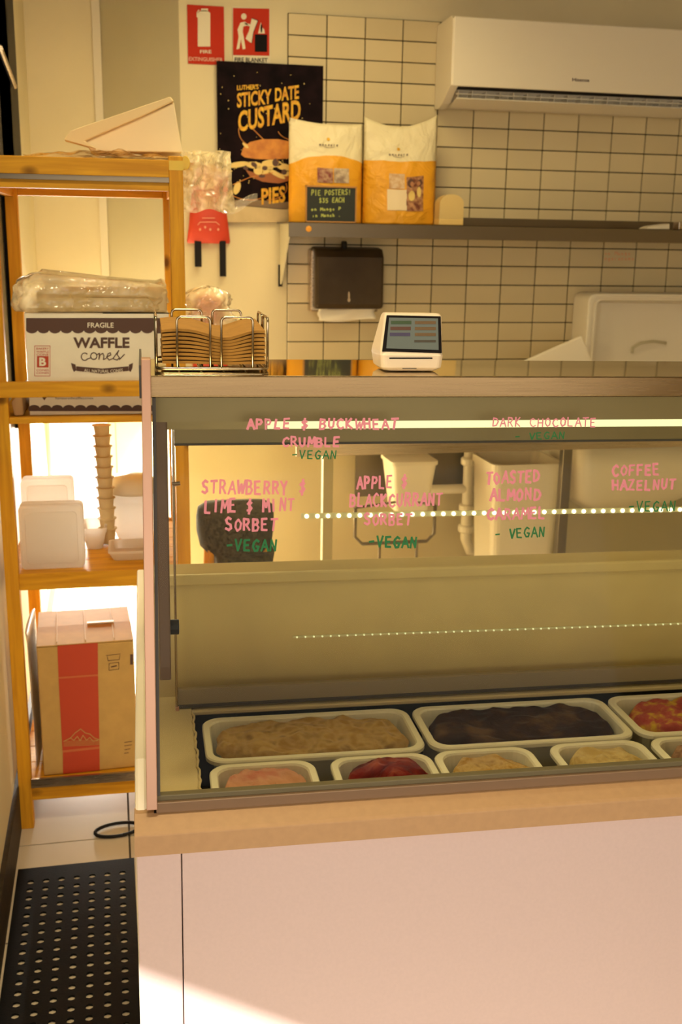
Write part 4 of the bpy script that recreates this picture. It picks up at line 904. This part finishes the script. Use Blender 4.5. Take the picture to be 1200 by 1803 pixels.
# flour sacks
def sack(px0, px1, pyt_l, pyt_r, band_l, band_r, Y, label, seed, prints):
    pyb = 391.5
    a = wp(px0, pyb, Y); b = wp(px1, pyb, Y); x0, x1 = a.x, b.x; zb0 = zsh+.001; tl, tr = wp(px0, pyt_l, Y).z, wp(px1, pyt_r, Y).z
    bl, br = wp(px0, band_l, Y).z, wp(px1, band_r, Y).z
    t = thing('flour_sack', ((x0+x1)/2, Y+.06, zb0), label, 'sack', 'flour sacks on the steel wall shelf')
    def front(u, v):    # u across, v up -> point on front skin
        x = x0+(x1-x0)*u; zt_ = tl+(tr-tl)*u+(.012 if seed < 2 else .040)*(2*u-1)**2-(.006 if seed < 2 else .026); z = zb0+(zt_-zb0)*v
        bul = (sin(pi*min(1, max(0, u)))**.5)*(.055*(1-v**2.5)+.004)+.006*noise.noise(Vector((u*4+seed, v*5, 0)))*(1-v*.3)+.004*noise.noise(Vector((u*9, v*12+seed, 2)))
        k = 1-.03*sin(pi*v)*0; return x, Y+.055-bul, z
    n = 26; L = []
    rows = [0, .02, .06]+[i/24 for i in range(2, 25)]
    for v in rows:
        fr_ = [front(i/n, v) for i in range(n+1)]
        bk_ = [(x, 2*(Y+.055)-y+.01*(1-v), z) for x, y, z in reversed(fr_[1:-1])]; L.append(fr_+bk_)
    me = MB(); loft(me, L)
    o = me.obj('sack_body', 'bag_white', t, smooth=True)
    sm = bpy.data.materials.new('two_tone_sack'); sm.use_nodes = True; nt = sm.node_tree; bs = nt.nodes['Principled BSDF']; bs.inputs['Roughness'].default_value = .5
    def nd(k, **kw):
        n_ = nt.nodes.new(k)
        for q_, v_ in kw.items(): setattr(n_, q_, v_)
        return n_
    tc = nd('ShaderNodeTexCoord'); sx = nd('ShaderNodeSeparateXYZ'); nt.links.new(tc.outputs['Object'], sx.inputs[0])
    def mth(op, a_, b_):
        n_ = nd('ShaderNodeMath', operation=op)
        for i_, v_ in enumerate((a_, b_)):
            if isinstance(v_, (int, float)): n_.inputs[i_].default_value = v_
            else: nt.links.new(v_, n_.inputs[i_])
        return n_.outputs[0]
    off = parent_loc(t); hw_ = (x1-x0)/2; mid_ = (bl+br)/2-off.z; slp = (br-bl)/(x1-x0)
    nz = nd('ShaderNodeTexNoise'); nz.inputs['Scale'].default_value = 12; nt.links.new(tc.outputs['Object'], nz.inputs['Vector'])
    edge = mth('ADD', mth('MULTIPLY', sx.outputs[0], slp), mid_+(.022 if seed < 2 else -.004))
    edge = mth('ADD', edge, mth('MULTIPLY', mth('MULTIPLY', sx.outputs[0], sx.outputs[0]), -(.030 if seed < 2 else -.004)/(hw_*hw_)))
    edge = mth('ADD', edge, mth('MULTIPLY', mth('SUBTRACT', nz.outputs['Fac'], .5), .012))
    fac = mth('LESS_THAN', sx.outputs[2], edge)
    mx_ = nd('ShaderNodeMix', data_type='RGBA'); nt.links.new(fac, mx_.inputs['Factor']); mx_.inputs['A'].default_value = (.80, .70, .44, 1); mx_.inputs['B'].default_value = (.80, .37, .015, 1)
    nt.links.new(mx_.outputs['Result'], bs.inputs['Base Color'])
    n3 = nd('ShaderNodeTexNoise'); n3.inputs['Scale'].default_value = 11; n3.inputs['Detail'].default_value = 3; n3.inputs['Distortion'].default_value = 1.2; nt.links.new(tc.outputs['Object'], n3.inputs['Vector'])
    bp_ = nd('ShaderNodeBump'); bp_.inputs['Strength'].default_value = .7; bp_.inputs['Distance'].default_value = .02; nt.links.new(n3.outputs['Fac'], bp_.inputs['Height']); nt.links.new(bp_.outputs[0], bs.inputs['Normal'])
    o.data.materials[0] = sm
    def patch(nm, px_a, py_a, px_b, py_b, mt):
        A_ = wp(px_a, py_a, Y); B_ = wp(px_b, py_b, Y); u0, u1 = (A_.x-x0)/(x1-x0), (B_.x-x0)/(x1-x0); v0, v1 = (B_.z-zb0)/((tl+tr)/2-zb0), (A_.z-zb0)/((tl+tr)/2-zb0)
        g = MB(); g.grid(lambda i, j: (lambda p: (p[0], p[1]-.0025, p[2]))(front(u0+(u1-u0)*i, v0+(v1-v0)*j)), 6, 6); return g.obj(nm, mt, t, smooth=True)
    for nm, q4, mt in prints: patch(nm, *q4, mt)
    def onf(px, py, e=0):
        A_ = wp(px, py, Y); u = (A_.x-x0)/(x1-x0); v = (A_.z-zb0)/((tl+tr)/2-zb0); p = front(u, v); return Vector((p[0], p[1]-.002-e, p[2]))
    return t, onf
M['sack_orange'] = mat('orange_sack_paper', (.80, .40, .02), .45, bump=.3, bscale=14, nscale=9, col2=(.72, .32, .015))
YK = YW-.20
ph = mat('warm_photo_print', (.55, .28, .13), .5, nscale=60, col2=(.16, .04, .02)); ph2 = mat('pale_photo_print', (.72, .55, .36), .5, nscale=50, col2=(.55, .30, .12))
t1, f1 = sack(512, 641, 207, 219, 284, 283, YK, 'left flour sack, white top and orange base, behind the small chalkboard', 1, [('photo_print', (559, 294, 586, 321), mat('maroon_print', (.22, .03, .02), .5, nscale=70, col2=(.50, .30, .16))), ('photo_print', (588, 294, 615, 321), mat('grey_print', (.66, .52, .36), .5, nscale=50, col2=(.30, .20, .14)))])
t2, f2 = sack(643, 771, 209, 206, 281, 282, YK, 'right flour sack, white top and orange base with photo squares', 4, [('photo_print', (686, 299, 712, 328), ph2), ('white_print', (682, 329, 715, 369), mat('cream_square', (.82, .66, .42), .5)), ('photo_print', (716, 306, 745, 371), ph)])
for ff, tt, cx, cy in ((f1, t1, 581, 251), (f2, t2, 704, 262)):
    decal('sack_logo', 'yellow_ink', tt, [ell(cx, cy-10, 3, 3, 8)], ff, .001)
    hand('sack_lettering', 'menoure', M['brown_ink'], tt, cx-17, cy+3, cx+17, 5, ff, w=.8, lift=.001)
    decal('sack_line', 'brown_ink', tt, line(arcpts(cx, cy-1, 14, 7, pi*1.25, pi*1.75), .6), ff, .001)
decal('people_print', 'brown_ink', t2, [ell(723, 318, 6, 8, 12), ell(739, 319, 5, 6, 12)], f2, .0022)
decal('people_print', 'custard', t2, [ell(724, 342, 6, 10, 12), ell(738, 336, 4, 10, 12)], f2, .0026)
decal('face_print', mat('skin_print', (.45, .20, .09), .5), t2, [ell(737, 320, 3.5, 4.5, 12), ell(725, 320, 3.5, 5, 12)], f2, .0030)
# small chalkboard
YC = YL+.012
ck = thing('chalkboard', wp(582, 391, YC), 'small framed chalkboard about pie posters leaning on the left flour sack', 'chalkboard')
a = wp(538, 326, YC); b = wp(627, 392, YC); b.z = zsh+.001
MB().box(a.x, b.x, YC, YC+.010, a.z-.006, a.z).box(a.x, b.x, YC, YC+.010, b.z, b.z+.005).box(a.x, a.x+.005, YC, YC+.010, b.z, a.z).box(b.x-.005, b.x, YC, YC+.010, b.z, a.z).obj('frame', mat('chalkboard_frame', (.42, .20, .05), .5), ck, bev=.001)
MB().box(a.x+.004, b.x-.004, YC+.003, YC+.008, b.z+.004, a.z-.005).obj('board', mat('chalk_black', (.014, .018, .012), .6), ck)
f = wd(YC+.003)
chk = mat('green_chalk', (.38, .42, .10), .8)
for t_, x0, x1, yy, h in (('PIE POSTERS!', 548, 618, 344, 9), ('$35 EACH', 562, 606, 357, 8), ('on Mango P', 548, 600, 371, 5), ('in Munch .', 550, 600, 382, 5)):
    hand('chalk_writing', t_, chk, ck, x0, yy, x1, h, f, w=1.5, sl=-.02, lift=.001)
# cream rounded object and little packet on the shelf
YO = YL+.06
a = wp(773, 392, YO); b = wp(817, 343, YO); r = (b.x-a.x)/2; hh = b.z-zsh
m = MB(); m.prism([(x+(a.x+r), YO, zsh+.001+z) for x, z in [(-r, 0), (r, 0)]+[(r*cos(t), hh-r*.75+r*.75*sin(t)) for t in [pi*i/16 for i in range(17)]]], (0, .07, 0))
co = thing('cream_canister', (a.x+r, YO+.035, zsh), 'cream round topped canister on the steel shelf right of the sacks', 'canister')
m.obj('canister', 'wax', co, bev=.006, smooth=False); MB().box(a.x-.001, b.x+.001, YO-.001, YO+.071, zsh+.001, zsh+.024).obj('base_band', mat('cream_band', (.80, .56, .20), .4), co, bev=.003)
a = wp(1137, 391, YO); m = MB(); zz = zsh+.001
m.hexa([(a.x, YO, zz), (a.x+.10, YO-.01, zz), (a.x+.12, YO+.09, zz), (a.x+.01, YO+.09, zz)], [(a.x+.02, YO+.01, zz+.012), (a.x+.10, YO-.005, zz+.022), (a.x+.12, YO+.08, zz+.024), (a.x+.03, YO+.08, zz+.012)])
tag(m.obj('paper_packet', 'plastic_white', bev=.002), 'small crumpled white packet on the right part of the steel shelf', 'packet')
tag(MB().box(a.x+.145, a.x+.165, YO, YO+.05, zz, zz+.03).obj('small_clip', 'steel', bev=.002), 'small metal clip beside the white packet on the steel shelf', 'clip')
# paper towel dispenser
YD_ = YW-.115
f = wd(YD_)
a = wp(556, 443, YD_); b = wp(675, 545, YD_)
pt = thing('towel_dispenser', ((a.x+b.x)/2, YW-.06, b.z-.05), 'dark paper towel dispenser on tiled wall below the steel shelf', 'towel dispenser')
m = MB(); y1 = YW-.009
m.prism([(a.x, y1, b.z), (a.x, YD_+.012, b.z), (a.x, YD_, b.z+.02), (a.x, YD_+.004, a.z-.02), (a.x, YD_+.03, a.z+.012), (a.x, y1, a.z+.02)], (b.x-a.x, 0, 0)); m.obj('cover', mat('smoked_plastic', (.05, .032, .016), .4, nscale=6, col2=(.075, .05, .025), spec=.2), pt, bev=.012)
MB().box(a.x-.012, b.x-.01, YD_+.05, y1, b.z-.012, a.z+.008).obj('back_case', 'steel', pt, bev=.006)
c = wp(607, 427, YD_+.03); MB().box(c.x-.010, c.x+.010, YD_+.03, YD_+.06, a.z+.010, c.z+.006).obj('key_knob', 'black', pt, bev=.006)
m = MB()
def tow(u, v): return (a.x+.02+(b.x-a.x-.045)*u+.004*sin(v*9), YD_+.045+.006*sin(u*7+v*4), b.z+.006-.052*v-.006*sin(u*5))
m.grid(tow, 16, 6); m.obj('paper_towel', 'box_white', pt, solid=.002, smooth=True)
decal('window_mark', mat('pale_mark', (.55, .42, .28), .5), pt, [ell(614, 520, 1.8, 7, 8), ell(614, 528, 2.6, 4, 8)], f, .001)
# faint red writing on one wall tile
hand('tile_writing', 'on Mango', mat('faded_red_pen', (.72, .36, .20), .6), wb, 1064, 449, 1110, 6, wd(YW-.008), w=1.3, lift=.0008, label='faded red handwriting on a tile')
hand('tile_writing', 'ngoranemo', M['faded_red_pen'] if 'faded_red_pen' in M else bpy.data.materials['faded_red_pen'], wb, 1064, 458, 1116, 6, wd(YW-.008), w=1.3, lift=.0008)
# ------------------------------------------------------------------ air conditioner
YA_ = YW-.215
ac = thing('air_conditioner', (wp(1100, 160, YA_).x, YW-.11, wp(1100, 160, YA_).z-.06), 'long white wall mounted air conditioner high on the tiled wall', 'air conditioner')
a = wp(799, 25, YA_); b = wp(792, 151, YA_); x0 = (a.x+b.x)/2; x1 = x0+1.15; zt0 = a.z; zb0 = b.z
yw = YW-.009
def prof_ac(x, ins=0):
    P = [(yw, zt0-.004), (YA_+.03, zt0), (YA_+.004, zt0-.012), (YA_, zt0-.05), (YA_, zb0+.004), (YA_+.004, zb0), (YA_+.03, zb0-.012), (YA_+.10, zb0-.052), (YA_+.15, zb0-.066), (yw, zb0-.062)]
    return [(x, y, z) for y, z in P]
m = MB(); m.prism(prof_ac(x0), (.030, 0, 0)); m.obj('end_cap', 'plastic_white', ac, bev=.005)
m = MB(); m.prism(prof_ac(x1-.03), (.030, 0, 0)); m.obj('end_cap', 'plastic_white', ac, bev=.005)
MB().box(x0+.004, x1-.004, YA_-.003, YA_+.006, zb0, zt0-.006).obj('front_panel', 'plastic_white', ac, bev=.004)
m = MB(); m.prism([(x0+.031, y, z) for y, z in ((yw, zt0-.006), (YA_+.02, zt0-.004), (YA_+.007, zt0-.02), (YA_+.007, zb0+.01), (YA_+.085, zb0+.004), (YA_+.12, zb0-.045), (yw, zb0-.058))], (x1-x0-.062, 0, 0)); m.obj('case', 'plastic_white', ac)
m = MB(); m.prism([(x0+.034, y, z) for y, z in ((YA_+.012, zb0-.001), (YA_+.085, zb0-.0005), (YA_+.085, zb0+.003), (YA_+.012, zb0+.003))], (x1-x0-.068, 0, 0)); m.obj('dark_gap', 'ink_black', ac)
m = MB(); m.prism([(x0+.034, y, z) for y, z in ((YA_+.030, zb0-.040), (YA_+.115, zb0-.0645), (YA_+.118, zb0-.060), (YA_+.034, zb0-.035))], (x1-x0-.068, 0, 0)); m.obj('louvre', 'plastic_white', ac, bev=.002)
nf = 20
for k in range(nf):
    xx = x0+.045+(x1-x0-.09)*k/(nf-1); m = MB(); m.prism([(xx, YA_+.045, zb0-.008), (xx, YA_+.10, zb0-.010), (xx, YA_+.105, zb0-.045), (xx, YA_+.050, zb0-.032)], (.003, 0, 0)); m.obj('fin', 'plastic_white', ac)
MB().box(x0+.036, x1-.036, YA_+.050, YA_+.054, zb0-.022, zb0-.018).obj('fin_bar', 'plastic_white', ac)
type_on('brand_lettering', 'Hisense', 'brown_ink', ac, (1007, 137, 1037, 143), wd(YA_-.003), .02, sl=.05)
# ------------------------------------------------------------------ bench, sink and what stands under it
YF = 3.62; zB = .86
bn = thing('kitchen_bench', (1.6, 3.95, 0), 'long steel kitchen bench against the tiled wall behind the freezer', 'bench')
MB().box(.62, 3.1, YF, YW-.012, zB, zB+.03).box(.62, 3.1, YF, YF+.012, zB-.075, zB).obj('bench_top', 'steel', bn, bev=.002)
olive = mat('olive_leg', (.40, .34, .18), .5)
for x_ in (wp(575, 880, YF+.03).x, wp(990, 880, YF+.03).x, 2.9):
    MB().box(x_-.018, x_+.018, YF+.01, YF+.046, 0, zB).obj('leg', olive if x_ < 1 else 'steel_dark', bn, bev=.002)
MB().box(.98, 3.08, 4.255, 4.27, wp(700, 872, 4.255).z, .84).obj('back_rail', 'steel_dark', bn)  # dark sheet set behind the bench for the dark band there
# sink bowl under the bench and its waste pipe
x_a = wp(1015, 880, YF+.1).x; x_b = x_a+.50
sk = thing('sink', (x_a+.25, 3.92, .5), 'deep white sink bowl hanging under the bench at right, seen through the freezer glass', 'sink')
m = MB(); loft(m, [[(x, y, z) for x, y in rrect(x_a+.25, 3.93, hx, hy, .05, 5)] for hx, hy, z in ((.25, .22, zB-.002), (.25, .22, .66), (.235, .20, .56), (.14, .12, .49), (.05, .05, .48))]); m.obj('bowl', 'plastic_white', sk, smooth=True)
x_p = wp(822, 900, 4.17).x
pp = thing('waste_pipe', (x_p, 4.17, .25), 'white plastic sink trap pipe below the bench, behind the freezer glass', 'pipe')
m = MB(); m.tube([(x_p, 4.17, zB-.01), (x_p, 4.17, .30), (x_p+.02, 4.17, .25), (x_p+.07, 4.17, .24), (x_p+.10, 4.17, .28), (x_p+.10, 4.17, .42), (x_p+.13, 4.17, .50), (x_p+.28, 4.16, .505)], .024, 14); m.obj('trap', 'plastic_white', pp, smooth=True)
for z in (.62, .42, .33): m = MB(); m.lathe([(.030, 0), (.036, .006), (.036, .028), (.030, .034)], (x_p, 4.17, z), 16); m.obj('collar', 'plastic_white', pp)
m = MB(); m.tube([(x_p-.25, 4.17, .52), (x_p+.02, 4.17, .52), (x_p+.22, 4.17, .515)], .020, 12); m.obj('cross_pipe', 'plastic_white', pp, smooth=True)
# white bin below bench
a = wp(872, 820, YF+.12); b = wp(983, 985, YF+.12); zt5 = a.z
bi = thing('white_bin', ((a.x+b.x)/2, YF+.25, 0), 'tall white bin under the bench, left of the dark bench leg', 'bin')
m = MB(); loft(m, [[(x, y, z) for x, y in rrect((a.x+b.x)/2, YF+.26, (b.x-a.x)/2+d, .13+d, .03, 4)] for d, z in ((-.03, .001), (-.025, .01), (0, zt5-.03), (.006, zt5-.03), (.006, zt5), (-.004, zt5), (-.02, zt5-.10))]); m.obj('tub', 'plastic_white', bi)
# pale board behind, chair-like wire rack and tub
a = wp(690, 820, YF+.3); b = wp(765, 900, YF+.3)
wt = thing('hanging_tub', ((a.x+b.x)/2, YF+.36, .02), 'pale plastic tub on a wire stand below the bench, behind the blackcurrant lettering', 'tub')
m = MB(); loft(m, [[(x, y, z) for x, y in rrect((a.x+b.x)/2, YF+.38, (b.x-a.x)/2*k, .09*k, .02, 4)] for k, z in ((.75, b.z), (1, a.z), (1.06, a.z), (1.06, a.z+.015), (.98, a.z+.015))]); m.obj('tub', 'box_white', wt)
c1, c2 = wp(625, 905, YF+.28), wp(765, 905, YF+.28); zlo = wp(700, 955, YF+.28).z
m = MB(); m.tube([(c1.x, YF+.28, b.z+.03), (c1.x, YF+.28, zlo+.03), (c1.x+.03, YF+.28, zlo), (c2.x-.03, YF+.28, zlo), (c2.x, YF+.28, zlo+.03), (c2.x, YF+.28, b.z+.03)], .007, 8); m.obj('wire_frame', 'steel_dark', wt, smooth=True)
for x_ in (c1.x+.10, c2.x-.07): m = MB(); m.tube([(x_, YF+.28, 0.001), (x_, YF+.28, zlo)], .006, 8); m.obj('wire_leg', 'steel_dark', wt)
m = MB(); m.tube([(c1.x, YF+.28, b.z+.03), ((a.x+b.x)/2-.02, YF+.33, b.z+.04), (c2.x, YF+.28, b.z+.03)], .005, 8); m.obj('wire_bar', 'steel_dark', wt)
# dark cloth draped over a stool
a = wp(352, 905, 3.0); b = wp(492, 985, 3.0); cx = (a.x+b.x)/2
st = thing('draped_stool', (cx, 3.12, 0), 'dark woven cloth bag on a low stool seen through the freezer glass', 'stool')
m = MB(); L = []
for j, (k, v) in enumerate(((.78, 0), (.92, .12), (1.0, .4), (1.02, .7), (.95, .88), (.80, .96), (.3, 1.0))):
    L.append([((cx+(b.x-a.x)/2*k*cos(t)*(1+.07*noise.noise(Vector((cos(t)*2, sin(t)*2, j*.6))))), 3.12+.12*k*sin(t), b.z+.0+(a.z-b.z)*v*(1+.05*cos(t*2))) for t in [2*pi*i/36 for i in range(36)]])
loft(m, L); m.obj('cloth', 'cloth', st, smooth=True)
m = MB(); loft(m, [[(x, y, z) for x, y in rrect(cx+.02, 3.12, hx, .09, .03, 4)] for hx, z in ((.07, b.z-.16), (.085, b.z-.02), (.09, b.z+.01))]); m.obj('cloth_tail', 'cloth', st)
for dx in (-.08, .08):
    for dy in (-.06, .06): m = MB(); m.tube([(cx+dx*1.3, 3.12+dy*1.3, 0.001), (cx+dx, 3.12+dy, b.z+.02)], .010, 8); m.obj('leg', 'wood_z', st)
# white tub upright on the bench, and chopping board
YT = YW-.16
a = wp(1037, 517, YT); b = wp(1300, 640, YT); z0t = zB+.031
tu = thing('white_crate', ((a.x+b.x)/2, YW-.09, z0t), 'large white plastic tub standing on its side on the bench', 'tub')
xa_, xb_, zta = a.x, a.x+.62, a.z
zlo = z0t
m = MB()
L = []
for hx_, hz_, y_ in ((1, 1, YW-.012), (1, 1, YT+.004), (.99, .985, YT), (.955, .955, YT), (.945, .945, YT+.012), (.91, .91, YT+.012), (.90, .90, YT+.004), (.88, .88, YT+.004), (.78, .80, YT+.10), (.1, .1, YT+.105)):
    w2, h2 = (xb_-xa_)/2*hx_, (zta-zlo)/2*hz_; L.append([(x, y_, z) for x, z in rrect((xa_+xb_)/2, (zta+zlo)/2, w2, h2, .02*hx_+.012, 5)])
loft(m, L); m.obj('tub_shell', 'plastic_white', tu, smooth=False)
m = MB(); pp_ = [wp(*p, YT+.09) for p in ((1112, 622), (1114, 612), (1128, 604), (1150, 601), (1172, 604))]; m.tube(pp_, .006, 8); m.obj('handle_slot', 'wall_grey', tu, smooth=True)
YBd = YW-.36
p1, p2, p3 = wp(938, 633, YBd), wp(1024, 591, YBd), wp(1055, 633, YBd)
dv = Vector((p3.x-p2.x, 0, p3.z-p2.z)).normalized(); dl = Vector((p1.x-p2.x, 0, p1.z-p2.z)).normalized()
dn = Vector((dl.z, 0, -dl.x));  dn = -dn if dn.z > 0 else dn
Lb = (p2.z-z0t)/abs(dn.z+dl.z*0)*.60
q1 = p2+dl*.30; q3 = p2+dn*.20; q4 = q1+dn*.20
low = min(q1.z, q3.z, q4.z); 
m = MB(); m.prism([p2, q1, q4, q3], (0, .018, 0)); 
sc_ = max(0.01, (p2.z-z0t-.002)/(p2.z-low))
m.v = [Vector((p.x, p.y, p2.z+(p.z-p2.z)*min(1, sc_))) for p in m.v]
tag(m.obj('chopping_board', 'plastic_white', bev=.006), 'white chopping board tilted on the bench in front of the white tub', 'chopping board')
# ================================================================== FLOOR: rubber mat and cable
mz0, mz1 = .001, .0055
A_, B_, C2, D2 = wp, None, None, None
mx0, mx1 = LX+.018, -.0+.012; my1 = 2.452
pit_x, pit_y, hr = .0362, .0335, .0082
# grid of square cells each with an eight sided hole
mm = MB(); ncx, ncy = 7, 26; bx = mx1-.012-ncx*pit_x; by1 = my1-.045
vs, fs = [], []
def cell(cx, cy, hx, hy, r):
    n = len(vs); outer = []; inner = []
    for k in range(8):
        a = pi/4*k; ca, sa = cos(a), sin(a); s_ = max(abs(ca), abs(sa)); outer.append((cx+hx*ca/s_, cy+hy*sa/s_)); inner.append((cx+r*cos(a)*1.05, cy+r*sin(a)))
    for z in (mz1, mz0):
        for x, y in outer: vs.append((x, y, z))
        for x, y in inner: vs.append((x, y, z))
    for k in range(8):
        j = (k+1) % 8; fs.append((n+k, n+j, n+8+j, n+8+k)); fs.append((n+8+k, n+8+j, n+24+j, n+24+k))
for i in range(ncx):
    for j in range(ncy): cell(bx+(i+.5)*pit_x, by1-(j+.5)*pit_y, pit_x/2, pit_y/2, hr)
mm.add(vs, fs)
y_e = by1-ncy*pit_y
mt_o = thing('rubber_mat', ((mx0+mx1)/2, 1.9, 0), 'black rubber floor mat with rows of round holes beside the freezer', 'mat')
mm.obj('perforated_sheet', 'rubber', mt_o)
bm_ = MB(); xR = bx+ncx*pit_x
for x0_, x1_, y0_, y1_ in ((mx0, bx, y_e, by1), (xR, mx1, y_e, by1), (mx0, mx1, by1, my1), (mx0, mx1, y_e-.03, y_e)):
    bm_.hexa([(x0_, y0_, mz0), (x1_, y0_, mz0), (x1_, y1_, mz0), (x0_, y1_, mz0)], [(x0_, y0_, mz1), (x1_, y0_, mz1), (x1_, y1_, mz1), (x0_, y1_, mz1)])
bm_.obj('border', 'rubber', mt_o)
cpts = []
ctr = CAM+W.z(207, 1461, -1.515)
for i in range(25):
    t = -.5+ (2*pi+.2)*i/24; cpts.append((ctr.x+.058*cos(t)-(.0 if i < 22 else .0), ctr.y+.032*sin(t)+.006*cos(t), .006))
cpts = [(ctr.x+.13, ctr.y-.035, .006)]+cpts+[(ctr.x+.13, ctr.y-.02, .012)]
m = MB(); m.tube(cpts, .0045, 8); tag(m.obj('cable', 'black', smooth=True), 'looped black cable on the beige floor tiles beside the freezer', 'cable')
